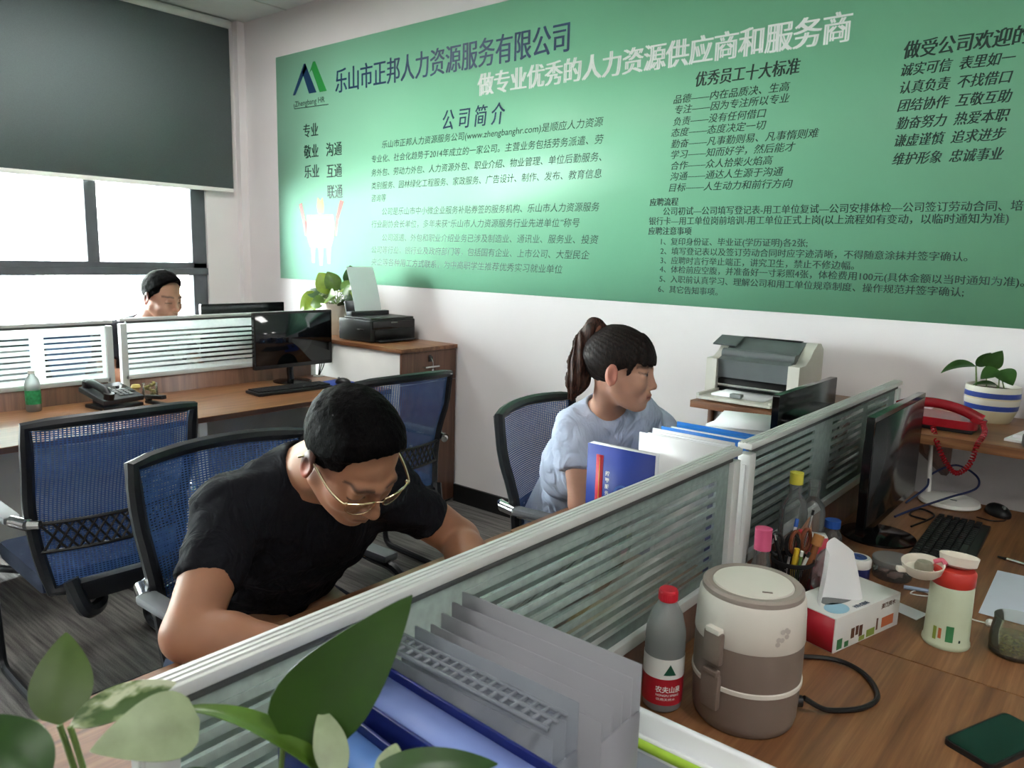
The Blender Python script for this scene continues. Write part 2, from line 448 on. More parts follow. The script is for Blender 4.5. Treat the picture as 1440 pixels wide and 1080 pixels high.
# ================================================================ the printed poster
pz0, pz1, px0, px1 = 1.308, 2.87, -5.035, 1.1
po = thing('wall_poster', 'large green printed company poster with Chinese text across the wall', 'poster', (0, YW, 0))
t = NT('poster_print'); c = t.add('ShaderNodeTexCoord'); sp = t.add('ShaderNodeSeparateXYZ'); t.link(c.outputs['Object'], sp.inputs[0])
n1 = t.add('ShaderNodeTexNoise', i_Scale=0.9, i_Detail=2.0); t.link(c.outputs['Object'], n1.inputs['Vector'])
g = t.math('MULTIPLY_ADD', n1.outputs['Fac'], 0.25, t.math('MULTIPLY', t.math('ADD', sp.outputs[0], 5.0), 0.16))
t.link(t.ramp(g, [(0.05, rgb((168, 232, 200))), (0.40, rgb((134, 200, 164))), (0.75, rgb((130, 198, 160)))]), t.bsdf.inputs['Base Color'])  # lighter towards the window end: window light put into the print colour
t.bsdf.inputs['Roughness'].default_value = 0.42; t.bsdf.inputs['Specular IOR Level'].default_value = 0.4
bm = bm_new(); box(bm, ((px0 + px1) / 2, -0.0015, (pz0 + pz1) / 2), (px1 - px0, 0.003, pz1 - pz0)); part('printed_sheet', bm, t.m, po)
def ink(name, c): return M(name, c, 0.45, var=0.03)
i_navy, i_dark, i_white, i_green = ink('ink_navy', (22, 58, 92)), ink('ink_dark_green', (22, 54, 44)), ink('ink_white', (236, 240, 236)), ink('ink_leaf_green', (40, 146, 66))
i_pink, i_yellow, i_redp = ink('ink_pink', (214, 124, 110)), ink('ink_yellow', (226, 190, 100)), ink('ink_red', (200, 88, 78))
YP = -0.0036
def pxf(x0, z, sh=0.0): return lambda x, y: Vector((x0 + x + sh * y, YP, z + y))
def lines(name, m, L, h, bold, sh=0.0):
    for (s, a, b, z) in L:
        bm = bm_new(); k = bold * h * 0.55
        for i, q in enumerate((-k, k) if k else (0.0,)):
            text_bm(bm, s, b - a - 2 * k, h, 0.0, lambda x, y, q=q, i=i: Vector((a + k + q + x + sh * y, YP - 0.00015 * i, z + y)))
        part(name, bm, m, po, smooth=False)
lines('title_text', i_navy, [('乐山市正邦人力资源服务有限公司', -4.354, -2.441, 2.629)], 0.165, 0.035)
lines('slogan_text', i_white, [('做专业优秀的人力资源供应商和服务商', -3.071, -1.056, 2.460)], 0.130, 0.075)
lines('motto_text', i_dark, [('专业', -4.72, -4.547, 2.34), ('敬业', -4.716, -4.547, 2.199), ('沟通', -4.462, -4.29, 2.198), ('乐业', -4.714, -4.542, 2.063), ('互通', -4.459, -4.292, 2.056), ('联通', -4.456, -4.286, 1.919)], 0.098, 0.04)
lines('profile_heading', i_navy, [('公 司 简 介', -3.344, -2.862, 2.294)], 0.125, 0.03, 0.12)
lines('profile_text', i_dark, [
 ('乐山市正邦人力资源服务公司(www.zhengbanghr.com)是顺应人力资源', -3.883, -2.216, 2.193),
 ('专业化、社会化趋势于2014年成立的一家公司。主营业务包括劳务派遣、劳', -3.986, -2.211, 2.109),
 ('务外包、劳动力外包、人力资源外包、职业介绍、物业管理、单位后勤服务、', -3.987, -2.213, 2.024),
 ('类别服务、园林绿化工程服务、家政服务、广告设计、制作、发布、教育信息', -3.987, -2.209, 1.942),
 ('咨询等', -3.987, -3.847, 1.864),
 ('公司是乐山市中小微企业服务补贴券签的服务机构、乐山市人力资源服务', -3.883, -2.215, 1.778),
 ('行业副协会长单位，多年来获“乐山市人力资源服务行业先进单位”称号', -3.988, -2.333, 1.699),
 ('公司派遣、外包和职业介绍业务已涉及制造业、通讯业、服务业、投资', -3.883, -2.214, 1.614),
 ('公司等行业，银行业及政府部门等，包括国有企业、上市公司、大型民企', -3.989, -2.263, 1.535),
 ('央企等各种用工方式联系，为中高职学生推荐优秀实习就业单位', -3.989, -2.432, 1.456)], 0.050, 0.0, 0.15)
lines('standards_heading', i_dark, [('优秀员工十大标准', -1.725, -1.25, 2.333)], 0.07, 0.05, 0.1)
lines('standards_text', i_dark, [
 ('品德——内在品质决、生高', -1.827, -1.288, 2.256), ('专注——因为专注所以专业', -1.82, -1.284, 2.209), ('负责——没有任何借口', -1.823, -1.383, 2.157),
 ('态度——态度决定一切', -1.83, -1.379, 2.108), ('勤奋——凡事勤则易、凡事惰则难', -1.827, -1.149, 2.057), ('学习——知而好学，然后能才', -1.826, -1.243, 2.008),
 ('合作——众人拾柴火焰高', -1.823, -1.336, 1.958), ('沟通——通达人生源于沟通', -1.822, -1.285, 1.909), ('目标——人生动力和前行方向', -1.823, -1.242, 1.858)], 0.042, 0.02, 0.2)
lines('process_heading', i_dark, [('应聘流程', -1.926, -1.773, 1.793)], 0.04, 0.06)
lines('notice_heading', i_dark, [('应聘注意事项', -1.925, -1.695, 1.657)], 0.04, 0.06)
lines('process_text', i_dark, [
 ('公司初试—公司填写登记表-用工单位复试—公司安排体检—公司签订劳动合同、培训', -1.851, -0.362, 1.749),
 ('银行卡—用工单位岗前培训-用工单位正式上岗(以上流程如有变动，以临时通知为准)', -1.925, -0.439, 1.704)], 0.041, 0.03)
lines('notice_text', i_dark, [
 ('1、复印身份证、毕业证(学历证明)各2张;', -1.853, -1.154, 1.608), ('2、填写登记表以及签订劳动合同时应字迹清晰，不得随意涂抹并签字确认。', -1.853, -0.555, 1.563),
 ('3、应聘时言行举止端正，讲究卫生，禁止不修边幅。', -1.85, -0.957, 1.519), ('4、体检前应空腹，并准备好一寸彩照4张，体检费用100元(具体金额以当时通知为准)。', -1.851, -0.365, 1.477),
 ('5、入职前认真学习、理解公司和用工单位规章制度、操作规范并签字确认;', -1.849, -0.553, 1.431), ('6、其它告知事项。', -1.853, -1.543, 1.382)], 0.038, 0.03)
lines('welcome_heading', i_dark, [('做受公司欢迎的员工', -0.856, -0.326, 2.337)], 0.07, 0.05, 0.1)
lines('welcome_text', i_dark, [('诚实可信  表里如一', -0.857, -0.483, 2.265), ('认真负责  不找借口', -0.855, -0.488, 2.2), ('团结协作  互敬互助', -0.852, -0.48, 2.134),
 ('勤奋努力  热爱本职', -0.852, -0.48, 2.068), ('谦虚谨慎  追求进步', -0.853, -0.484, 2.003), ('维护形象  忠诚事业', -0.852, -0.482, 1.934)], 0.05, 0.04, 0.2)
def flat(bm, pts):
    vs = [bm.verts.new((x, YP, z)) for x, z in pts]; bm.faces.new(vs)
bm = bm_new()
flat(bm, [(-4.836, 2.590), (-4.700, 2.785), (-4.682, 2.785), (-4.665, 2.757), (-4.805, 2.590)])
flat(bm, [(-4.720, 2.735), (-4.682, 2.785), (-4.625, 2.690), (-4.560, 2.583), (-4.645, 2.583), (-4.700, 2.690)])
part('logo_peak', bm, i_navy, po, smooth=False)
bm = bm_new(); flat(bm, [(-4.640, 2.715), (-4.596, 2.785), (-4.572, 2.785), (-4.446, 2.580), (-4.526, 2.580), (-4.610, 2.735)])
part('logo_green_peak', bm, i_green, po, smooth=False)
lines('logo_name', i_dark, [('Zhengbang HR', -4.811, -4.471, 2.531)], 0.052, 0.004)
bm = bm_new(); flat(bm, [(-4.82, 2.497), (-4.82, 2.502), (-4.43, 2.494), (-4.43, 2.489)]); flat(bm, [(-4.82, 2.497), (-4.826, 2.53), (-4.82, 2.53), (-4.815, 2.497)]); part('logo_underline', bm, i_dark, po, smooth=False)
# the pictured bronze vessel, flat print
def shp(name, m, polys):
    for p in polys:
        bm = bm_new(); flat(bm, p); part(name, bm, m, po, smooth=False)
shp('vessel_body', i_pink, [[(-4.69, 1.765), (-4.39, 1.765), (-4.375, 1.70), (-4.385, 1.62), (-4.42, 1.54), (-4.66, 1.54), (-4.70, 1.62), (-4.71, 1.70)]])
shp('vessel_handle', i_redp, [[(-4.785, 1.84), (-4.75, 1.85), (-4.70, 1.70), (-4.70, 1.62), (-4.72, 1.62), (-4.745, 1.72)], [(-4.275, 1.85), (-4.315, 1.86), (-4.36, 1.75), (-4.375, 1.62), (-4.355, 1.62), (-4.335, 1.73)]])
shp('vessel_leg', i_pink, [[(-4.65, 1.54), (-4.60, 1.54), (-4.61, 1.43), (-4.64, 1.43)], [(-4.565, 1.54), (-4.505, 1.54), (-4.52, 1.415), (-4.55, 1.415)], [(-4.47, 1.54), (-4.42, 1.54), (-4.43, 1.43), (-4.46, 1.43)]])
shp('vessel_flame', i_yellow, [[(-4.56, 1.775), (-4.50, 1.775), (-4.495, 1.83), (-4.51, 1.885), (-4.53, 1.86), (-4.565, 1.885), (-4.575, 1.82)]])
YP = -0.0042
shp('vessel_band', i_redp, [[(-4.66, 1.765 - k * 0.03), (-4.42, 1.765 - k * 0.03), (-4.42, 1.758 - k * 0.03), (-4.66, 1.758 - k * 0.03)] for k in range(4)])
YP = -0.0036
# ================================================================ desks, screens, cabinets
DZ = 0.75
def desk(name, label, x0, x1, y0, y1, legs, group, cornr=0.03, big=None):
    cx, cy = (x0 + x1) / 2, (y0 + y1) / 2
    d = thing(name, label, 'desk', (cx, cy, 0), 0, group)
    bm = bm_new(); w, h = x1 - x0, y1 - y0
    pts = rrect(w, h, 0.012)
    if big:      # one widely rounded corner: (sx, sy)
        pts = []
        for sx, sy, a in ((1, 1, 0), (-1, 1, PI / 2), (-1, -1, PI), (1, -1, 1.5 * PI)):
            r = 0.13 if (sx, sy) == big else 0.012
            for k in range(9):
                b_ = a + PI / 2 * k / 8; pts.append((sx * (w / 2 - r) + r * math.cos(b_), sy * (h / 2 - r) + r * math.sin(b_)))
    prism(bm, pts, DZ - 0.026, DZ); part('desktop', bm, m_woodY, d)
    bm = bm_new(); prism(bm, [(x * 1.0008, y * 1.0004) for x, y in pts], DZ - 0.024, DZ - 0.003); part('edge_band', bm, M('dark_edge_band_' + label[:9].strip(), (74, 50, 40), 0.5), d)
    for (lx, ly) in legs:
        bm = bm_new(); X, Y = lx - cx, ly - cy
        box(bm, (X, Y, (DZ - 0.026) / 2 + 0.01), (0.05, 0.04, DZ - 0.046), bev=0.004); cyl(bm, (X, Y, 0), (X, Y, 0.012), 0.022)
        part('leg', bm, m_whitemetal, d)
    return d
desk('office_desk', 'walnut desk where the bespectacled man in black writes', -1.322, -0.682, 0.31, 1.598, [(-1.27, 0.40), (-1.27, 1.52), (-0.74, 0.40)], 'walnut office desks', big=(-1, -1))
desk('office_desk', 'walnut desk where the woman in the pale blue blouse sits', -1.322, -0.682, 1.602, 2.885, [(-1.27, 1.68), (-1.27, 2.80), (-0.74, 2.80)], 'walnut office desks')
desk('office_desk', 'walnut desk holding the food warmer, red-capped bottle and smartphone', -0.642, 0.03, 0.10, 1.598, [(-0.02, 0.2), (-0.02, 1.52), (-0.59, 0.2)], 'walnut office desks')
desk('office_desk', 'walnut desk holding the router, big screen and cluttered pen pot', -0.642, 0.03, 1.602, 2.885, [(-0.02, 1.68), (-0.02, 2.80), (-0.59, 2.80)], 'walnut office desks')
desk('office_desk', 'walnut desk with the black desk phone, behind the empty chairs', -3.98, -3.275, 0.25, 1.680, [(-3.33, 0.34), (-3.33, 1.66), (-3.88, 0.34)], 'walnut office desks')
desk('office_desk', 'walnut desk with the black monitor beside the tall cabinet', -3.98, -3.275, 1.684, 2.885, [(-3.33, 1.76), (-3.33, 2.80), (-3.88, 2.80)], 'walnut office desks')
desk('office_desk', 'desk under the window where the far man sits', -4.72, -4.02, 1.684, 2.885, [(-4.66, 1.76), (-4.66, 2.8)], 'walnut office desks')
bm = bm_new()

sg_back = striped_glass('striped_glass_backlit', 0.0262, 0.40, [(-0.60, 0.28), (0.34, 0.60)], 0.0, (224, 232, 230), (234, 240, 238), 0.72)  # whiter frosting than the near screens: window backlight put into the colour
sg_l = striped_glass('striped_glass_near', 0.0235, 0.52, [(-0.62, -0.50), (-0.22, 0.56)])
sg_r = striped_glass('striped_glass_far', 0.0235, 0.48, [(-0.60, -0.20), (-0.05, 0.25), (0.3, 0.55)])
m_railshade = M('rail_shade_grey', (92, 96, 96), 0.6)
def screen(label, x, y0, y1, ztop, zglass, mat, group):
    cy = (y0 + y1) / 2; L = y1 - y0; th = 0.03
    s = thing('desk_partition', label, 'partition', (x, cy, 0), 0, group)
    bm = bm_new()
    box(bm, (0, 0, ztop - 0.007), (th + 0.004, L, 0.014), bev=0.003)
    for k in (-0.008, 0, 0.008): box(bm, (k, 0, ztop + 0.0005), (0.004, L - 0.004, 0.003))
    part('top_rail', bm, m_alu, s)
    bm = bm_new(); box(bm, (0, 0, ztop - 0.019), (th - 0.008, L - 0.07, 0.011)); part('rail_shade_strip', bm, m_railshade, s)  # dark strip standing in for the shadow line under the top rail
    bm = bm_new(); box(bm, (0, 0, zglass + 0.012), (th, L - 0.04, 0.022), bev=0.002); part('bottom_rail', bm, m_alu, s)
    for q in (-1, 1):
        bm = bm_new(); box(bm, (0, q * (L / 2 - 0.018), (ztop - 0.026 + 0.10) / 2), (th, 0.034, ztop - 0.026 - 0.10), bev=0.003)
        box(bm, (0, q * (L / 2 - 0.002), (ztop + zglass) / 2), (th * 0.4, 0.006, ztop - zglass - 0.1))
        box(bm, (0, q * (L / 2 - 0.018), 0.05), (0.02, 0.02, 0.1)); part('end_post', bm, m_alu, s)
    bm = bm_new(); box(bm, (0, 0, 0), (0.006, L - 0.066, ztop - 0.024 - zglass - 0.020)); g = None
    # glass carries its own origin at the bottom of the pane so the bands start there
    bmesh.ops.translate(bm, vec=(0, 0, (ztop - zglass - 0.044) / 2), verts=bm.verts[:])
    g = part('striped_glass', bm, mat, s); g.location = (0, 0, zglass + 0.022)
    bm = bm_new(); box(bm, (0, 0, (zglass + 0.10) / 2), (0.022, L - 0.068, zglass - 0.10 - 0.001)); part('lower_board', bm, m_woodZ, s)
    return s
screen('striped glass desk screen in front of the man in black', -0.662, 0.275, 1.577, 1.12, 0.818, sg_l, 'desk screens')
screen('striped glass desk screen in front of the woman, beside the big monitor', -0.662, 1.625, 2.955, 1.12, 0.832, sg_r, 'desk screens')
screen('striped glass desk screen behind the black desk phone', -4.0, 0.36, 1.665, 1.145, 0.836, sg_back, 'desk screens')
screen('striped glass desk screen below the far man, behind the black monitor', -4.0, 1.70, 2.88, 1.152, 0.838, sg_back, 'desk screens')
# grey modesty boards under the desks by the window belong to the desks' frames
bm = bm_new(); box(bm, (0, 0, 0.41), (0.012, 2.5, 0.60)); solo('modesty_board', bm, m_greypanel, 'grey board closing the space under the desks behind the empty chairs', 'board', (-3.962, 1.55, 0))

# tall cabinet by the wall with printer and pothos on it
cb = thing('filing_cabinet', 'tall walnut cabinet with white side holding the ink printer', 'cabinet', (-3.67, 3.11, 0))
bm = bm_new(); box(bm, (0.0, 0, 0.485), (0.90, 0.430, 0.95)); part('body', bm, M('white_laminate', (220, 220, 216), 0.5, var=0.02), cb)
bm = bm_new(); box(bm, (0.0, 0, 0.972), (0.95, 0.452, 0.024), bev=0.002); part('top_board', bm, m_woodX, cb)
def cabdoor(nm, z0, z1):
    bm = bm_new(); box(bm, (0.460, 0, (z0 + z1) / 2), (0.018, 0.436, z1 - z0 - 0.004), bev=0.0015); return part(nm, bm, m_woodZ, cb)
dr = cabdoor('drawer', 0.775, 0.958); dd = cabdoor('door', 0.02, 0.773)
bm = bm_new(); tube(bm, [(0.468, -0.055, 0.868), (0.490, -0.055, 0.868), (0.490, 0.055, 0.868), (0.468, 0.055, 0.868)], 0.006); part('handle', bm, m_chrome, dr)
bm = bm_new(); cyl(bm, (0.468, 0.0, 0.925), (0.474, 0, 0.925), 0.012); box(bm, (0.476, 0.0, 0.912), (0.004, 0.03, 0.03), bev=0.001); part('lock', bm, m_black, dr)
bm = bm_new(); tube(bm, spline([(0.474, 0.0, 0.922), (0.492, 0.002, 0.90), (0.490, 0.004, 0.85)], 5), 0.0025); box(bm, (0.489, 0.004, 0.838), (0.004, 0.014, 0.03), rot=None); part('key', bm, m_chrome, dr)
bm = bm_new(); lathe(bm, [(0, 0), (0.012, 0.0), (0.014, 0.012), (0.010, 0.02), (0, 0.021)], (0.469, -0.16, 0.42), 18, RY(PI / 2)); part('knob', bm, m_chrome, dd)
bm = bm_new(); box(bm, (0, 0, 0.01), (0.88, 0.41, 0.02)); part('plinth', bm, m_black, cb)

# low cabinet under the laser printer
cb = thing('low_cabinet', 'white fronted side cabinet with walnut top holding the laser printer', 'cabinet', (-1.02, 3.03, 0))
bm = bm_new(); box(bm, (0, 0, 0.966), (0.66, 0.59, 0.028), bev=0.002); part('top_board', bm, m_woodX, cb)
for s in (-1, 1):
    bm = bm_new(); box(bm, (s * 0.319, 0.08, 0.476), (0.02, 0.42, 0.950)); part('side_panel', bm, m_woodZ, cb)
bm = bm_new(); box(bm, (0, 0.085, 0.49), (0.614, 0.40, 0.918)); part('body', bm, M('white_laminate_front', (224, 222, 218), 0.5, var=0.02), cb)

# wall shelf over the router
sh = thing('wall_shelf', 'walnut wall shelf carrying the red telephone and striped flowerpot', 'shelf', (-0.13, 3.045, 0.98))
bm = bm_new(); box(bm, (0, 0, -0.0165), (0.95, 0.575, 0.033), bev=0.002); part('shelf_board', bm, m_woodX, sh)
for x in (-0.405, 0.42):
    bm = bm_new(); prism(bm, [(-0.27, -0.034), (0.288, -0.034), (0.288, -0.25), (0.23, -0.25), (-0.22, -0.075)], -0.009, 0.009, Matrix.Translation((x, 0, 0)) @ Matrix(((0, 0, 1, 0), (1, 0, 0, 0), (0, 1, 0, 0), (0, 0, 0, 1))))
    part('bracket', bm, m_woodZ, sh)

# ================================================================ office chairs
t = NT('blue_mesh_fabric')
c = t.add('ShaderNodeTexCoord'); sp = t.add('ShaderNodeSeparateXYZ'); t.link(c.outputs['Object'], sp.inputs[0])
fz = t.math('FRACT', t.math('MULTIPLY', sp.outputs[2], 150.0)); fy = t.math('FRACT', t.math('MULTIPLY', sp.outputs[1], 90.0))
hole = t.math('MULTIPLY', t.math('LESS_THAN', fz, 0.42), t.math('LESS_THAN', fy, 0.62))
t.bsdf.inputs['Base Color'].default_value = rgb((38, 72, 138)); t.bsdf.inputs['Roughness'].default_value = 0.6
nz = t.add('ShaderNodeTexNoise', i_Scale=40.0); t.link(c.outputs['Object'], nz.inputs['Vector'])
t.link(t.ramp(nz.outputs['Fac'], [(0.3, rgb((50, 84, 142))), (0.7, rgb((66, 102, 160)))]), t.bsdf.inputs['Base Color'])
tr = t.add('ShaderNodeBsdfTransparent'); mx = t.add('ShaderNodeMixShader'); t.link(hole, mx.inputs[0]); t.link(t.bsdf.outputs[0], mx.inputs[1]); t.link(tr.outputs[0], mx.inputs[2]); t.link(mx.outputs[0], t.out.inputs[0])
m_mesh = t.m
m_cush = M('blue_black_seat_fabric', (30, 42, 66), 0.9, var=0.1, bump=0.3)
m_frame = M('chair_frame_plastic', (24, 27, 32), 0.38, var=0.1)
m_pad = M('grey_arm_pad', (96, 98, 102), 0.5)
def backpt(u, v):
    """chair back surface: u across -1..1, v up 0..1 ; chair faces +x"""
    w = 0.205 + 0.052 * v ** 0.8 + 0.012 * math.sin(PI * v)
    z = 0.425 + 0.55 * v
    x = -0.235 - 0.02 * v + 0.05 * u * u + 0.035 * math.sin(PI * min(1, v * 1.35)) - 0.05 * max(0, v - 0.5) ** 1.2
    return Vector((x, u * w, z + 0.012 * (1 - u * u) * (v > 0.9)))
def make_chair(label):
    ch = thing('office_chair', label, 'chair', (0, 0, 0), 0, 'blue mesh office chairs')
    def bx(u, v): return backpt(u, v) + Vector((-0.012 * 0, 0, 0))
    loop = []
    n = 10
    for i in range(n): loop.append(backpt(-1 + 2 * i / n, 1.0))
    for i in range(n): loop.append(backpt(1, 1 - i / n))
    for i in range(n): loop.append(backpt(1 - 2 * i / n, 0.0))
    for i in range(n): loop.append(backpt(-1, i / n))
    bm = bm_new(); tube(bm, loop, 0.0195, 8, closed=True); part('back_frame', bm, m_frame, ch)
    bm = bm_new(); sheet(bm, lambda u, v: backpt(-0.97 + 1.94 * u, 0.02 + 0.96 * v), 20, 24); part('back_mesh', bm, m_mesh, ch)
    # crossed lumbar strap
    bm = bm_new()
    for k in range(15):
        for s in (-1, 1):
            a = -0.95 + 1.9 * k / 14; b_ = a + s * 0.26
            if abs(b_) < 1.0: tube(bm, [backpt(a, 0.24) + Vector((-0.012, 0, 0)), backpt((a + b_) / 2, 0.325) + Vector((-0.014, 0, 0)), backpt(b_, 0.41) + Vector((-0.012, 0, 0))], 0.0042, 5)
    for v in (0.24, 0.41): tube(bm, [backpt(-0.98 + 1.96 * i / 10, v) + Vector((-0.012, 0, 0)) for i in range(11)], 0.006, 6)
    part('lumbar_strap', bm, m_black, ch)
    # J-shaped spine under the back
    bm = bm_new(); tube(bm, spline([(-0.245, -0.17, 0.47), (-0.275, -0.14, 0.37), (-0.20, -0.07, 0.355), (-0.02, -0.03, 0.375)], 6), 0.024, 8)
    tube(bm, spline([(-0.245, 0.17, 0.47), (-0.275, 0.14, 0.37), (-0.20, 0.07, 0.355), (-0.02, 0.03, 0.375)], 6), 0.024, 8)
    box(bm, (-0.24, 0, 0.425), (0.05, 0.36, 0.07), bev=0.014); part('back_support', bm, m_frame, ch)
    bm = bm_new(); box(bm, (0.045, 0, 0.445), (0.45, 0.47, 0.07), bev=0.028); part('seat', bm, m_cush, ch)
    bm = bm_new(); box(bm, (0.03, 0, 0.398), (0.34, 0.40, 0.024), bev=0.006); part('seat_pan', bm, m_black, ch)
    for s in (-1, 1):
        bm = bm_new(); tube(bm, spline([(0.05, s * 0.275, 0.655), (0.17, s * 0.275, 0.640), (0.215, s * 0.272, 0.56), (0.235, s * 0.262, 0.30), (0.245, s * 0.255, 0.09), (0.22, s * 0.255, 0.024), (0.12, s * 0.255, 0.016), (-0.20, s * 0.25, 0.016)], 6), 0.0145, 8); part('side_runner', bm, m_frame, ch)
        bm = bm_new(); tube(bm, [(0.222, s * 0.268, 0.40), (0.12, s * 0.18, 0.392)], 0.013, 8); part('seat_bracket', bm, m_frame, ch)
    bm = bm_new(); tube(bm, [(-0.19, -0.25, 0.016), (-0.19, 0.25, 0.016)], 0.0145, 8); part('rear_bar', bm, m_frame, ch)
    for s in (-1, 1):
        bm = bm_new(); tube(bm, [(0.06, s * 0.275, 0.652), (-0.12, s * 0.285, 0.655)], 0.012, 8); ar = part('armrest', bm, m_chrome, ch)
        bm = bm_new(); box(bm, (0.0, s * 0.285, 0.668), (0.27, 0.052, 0.024), bev=0.01); part('arm_pad', bm, m_pad, ar)
        bm = bm_new(); cyl(bm, (-0.13, s * 0.285, 0.664), (-0.20, s * 0.262, 0.664), 0.019); cyl(bm, (-0.20, s * 0.262, 0.664), (-0.222, s * 0.236, 0.664), 0.014); part('arm_joint', bm, m_chrome, ar)
    return ch
c0 = make_chair('empty blue mesh chair nearest the window, back towards the desks in front')
c0.location = (-2.755, 1.055, 0); c0.rotation_euler = (0, 0, PI - 0.03)
dup(c0, (-2.70, 2.27, 0), PI - 0.05, 'empty blue mesh chair beside the tall walnut cabinet')
dup(c0, (-1.685, 1.085, 0), 0.03, 'blue mesh chair the man in black is sitting on')
dup(c0, (-1.475, 2.235, 0), 0.12, 'blue mesh chair the woman is sitting on')
dup(c0, (-5.02, 2.02, 0), 0.05, 'blue mesh chair of the far man under the window')
# ================================================================ screens, keyboards, mice
m_screen = M('dark_screen', (16, 19, 22), 0.10, var=0.08, spec=0.6)
m_screen2 = M('dusty_dark_screen', (34, 36, 37), 0.22, var=0.08, spec=0.5)
m_cable = M('black_cable', (18, 18, 19), 0.4)
def monitor(label, loc, rz, w, h, z0, scr, mat=None, base=0.11, group='computer monitors'):
    """screen faces local +x; z0 = bottom edge above the desk"""
    mat = mat or m_blackgloss
    o = thing('computer_monitor', label, 'monitor', loc, rz, group)
    Rm = Matrix(((0, 0, 1, 0), (1, 0, 0, 0), (0, 1, 0, 0), (0, 0, 0, 1)))
    bm = bm_new(); prism(bm, rrect(w, h, 0.006), -0.012, 0.008, Matrix.Translation((0, 0, z0 + h / 2)) @ Rm)
    prism(bm, rrect(w * 0.62, h * 0.62, 0.03), -0.040, -0.011, Matrix.Translation((0, 0, z0 + h / 2 - 0.01)) @ Rm); part('casing', bm, mat, o)
    bm = bm_new(); box(bm, (0.0085, 0, z0 + h / 2 + 0.004), (0.002, w - 0.022, h - 0.036)); part('screen', bm, scr, o)
    bm = bm_new(); tube(bm, [(-0.035, 0, 0.008), (-0.045, 0, z0 * 0.6 + 0.01), (-0.028, 0, z0 + 0.06)], 0.02, 10)
    lathe(bm, [(0, 0), (base, 0), (base, 0.006), (base * 0.5, 0.012), (0.02, 0.016), (0, 0.016)], (-0.02, 0, 0), 32); part('stand', bm, mat, o)
    return o
monitor('black monitor with dark screen on the desk by the tall cabinet', (-3.83, 2.615, DZ), 0.0, 0.53, 0.325, 0.093, m_screen)
monitor('black monitor peeking over the screen beside the far man', (-4.27, 2.56, DZ), PI, 0.56, 0.34, 0.10, m_screen)
monitor('large black monitor facing the camera beside the pen pot', (-0.505, 2.31, DZ), 0.0, 0.55, 0.315, 0.078, m_screen2, base=0.10)
monitor('black monitor backing onto the glass in front of the woman', (-0.80, 2.42, DZ), PI, 0.52, 0.32, 0.075, m_screen)
m_key = M('black_keycap', (30, 31, 33), 0.45, var=0.1)
def keyboard(label, loc, rz, each):
    o = thing('keyboard', label, 'keyboard', loc, rz, 'computer keyboards')
    bm = bm_new(); box(bm, (0, 0, 0.009), (0.145, 0.455, 0.016), bev=0.005); part('body', bm, m_black, o)
    rows = [(-0.058, 0.014), (-0.036, 0.0155), (-0.0165, 0.0155), (0.003, 0.0155), (0.0225, 0.0155), (0.042, 0.0155)]
    spots = []
    for r, (x, hx) in enumerate(rows):
        y = -0.215
        while y < 0.215:
            L = 0.0155
            if r == 5 and -0.14 < y < -0.03: L = 0.11
            if not (0.075 < y < 0.085 or 0.142 < y < 0.15): spots.append((x, y + L / 2, hx, L))
            y += L + 0.0038
    if each:
        shared = {}
        for (x, y, hx, L) in spots[:100]:
            k = (hx, L)
            if k not in shared:
                bm = bm_new(); box(bm, (0, 0, 0.003), (hx, L, 0.007), bev=0.0015); shared[k] = mesh_from(bm, 'key', m_key)
            q = bpy.data.objects.new('key', shared[k]); COL.objects.link(q); q.parent = o; q.location = (x, y, 0.018)
        rest = spots[100:]
        if rest:
            bm = bm_new()
            for (x, y, hx, L) in rest: box(bm, (x, y, 0.021), (hx, L, 0.007), bev=0.0015)
            q = part('keys', bm, m_key, o); q['kind'] = 'stuff'
    else:
        bm = bm_new()
        for (x, y, hx, L) in spots: box(bm, (x, y, 0.021), (hx, L, 0.007), bev=0.0015)
        q = part('keycaps', bm, m_key, o); q['kind'] = 'stuff'
    return o
keyboard('black keyboard on the near desk in front of the large monitor', (-0.35, 2.37, DZ), 0.03, True)
keyboard('black keyboard on the far desk by the blue mouse mat', (-3.60, 2.43, DZ), -0.07, False)
def mouse(label, loc, rz):
    o = thing('computer_mouse', label, 'mouse', loc, rz, 'computer mice')
    bm = bm_new(); bmesh.ops.create_uvsphere(bm, u_segments=20, v_segments=12, radius=1.0)
    for v in bm.verts:
        z = max(v.co.z, -0.25); v.co = Vector((v.co.x * 0.052, v.co.y * 0.031 * (1 - 0.1 * v.co.x), (z + 0.25) * 0.028))
    part('body', bm, m_black, o)
    bm = bm_new(); cyl(bm, (-0.030, -0.003, 0.030), (-0.030, 0.003, 0.030), 0.007, seg=14); part('wheel', bm, m_grey, o)
    return o
mouse('black mouse on the blue mouse mat by the cabinet', (-3.585, 2.78, DZ + 0.003), 0.3)
ms = mouse('black mouse near the wall beside the white router', (-0.295, 2.80, DZ), 2.2)
bm = bm_new(); tube(bm, [(-0.05, 0, 0.006), (-0.075, 0.02, 0.004), (-0.08, 0.06, 0.004), (-0.05, 0.09, 0.004)], 0.002, 6, sm=5); part('cord', bm, m_cable, ms)
bm = bm_new(); prism(bm, rrect(0.28, 0.27, 0.01), 0, 0.003); solo('mouse_mat', bm, M('blue_mat', (28, 62, 150), 0.7), 'blue mouse mat on the far desk beside the cabinet', 'mouse mat', (-3.585, 2.735, DZ), 0.12)
bm = bm_new(); lathe(bm, [(0.018, 0.0), (0.03, 0.0), (0.032, 0.004), (0.018, 0.006), (0.018, 0.0)], (0, 0, 0), 24); solo('cable_grommet', bm, m_white, 'white round cable grommet in the far desk by the cabinet', 'grommet', (-3.915, 2.845, DZ))
bm = bm_new()
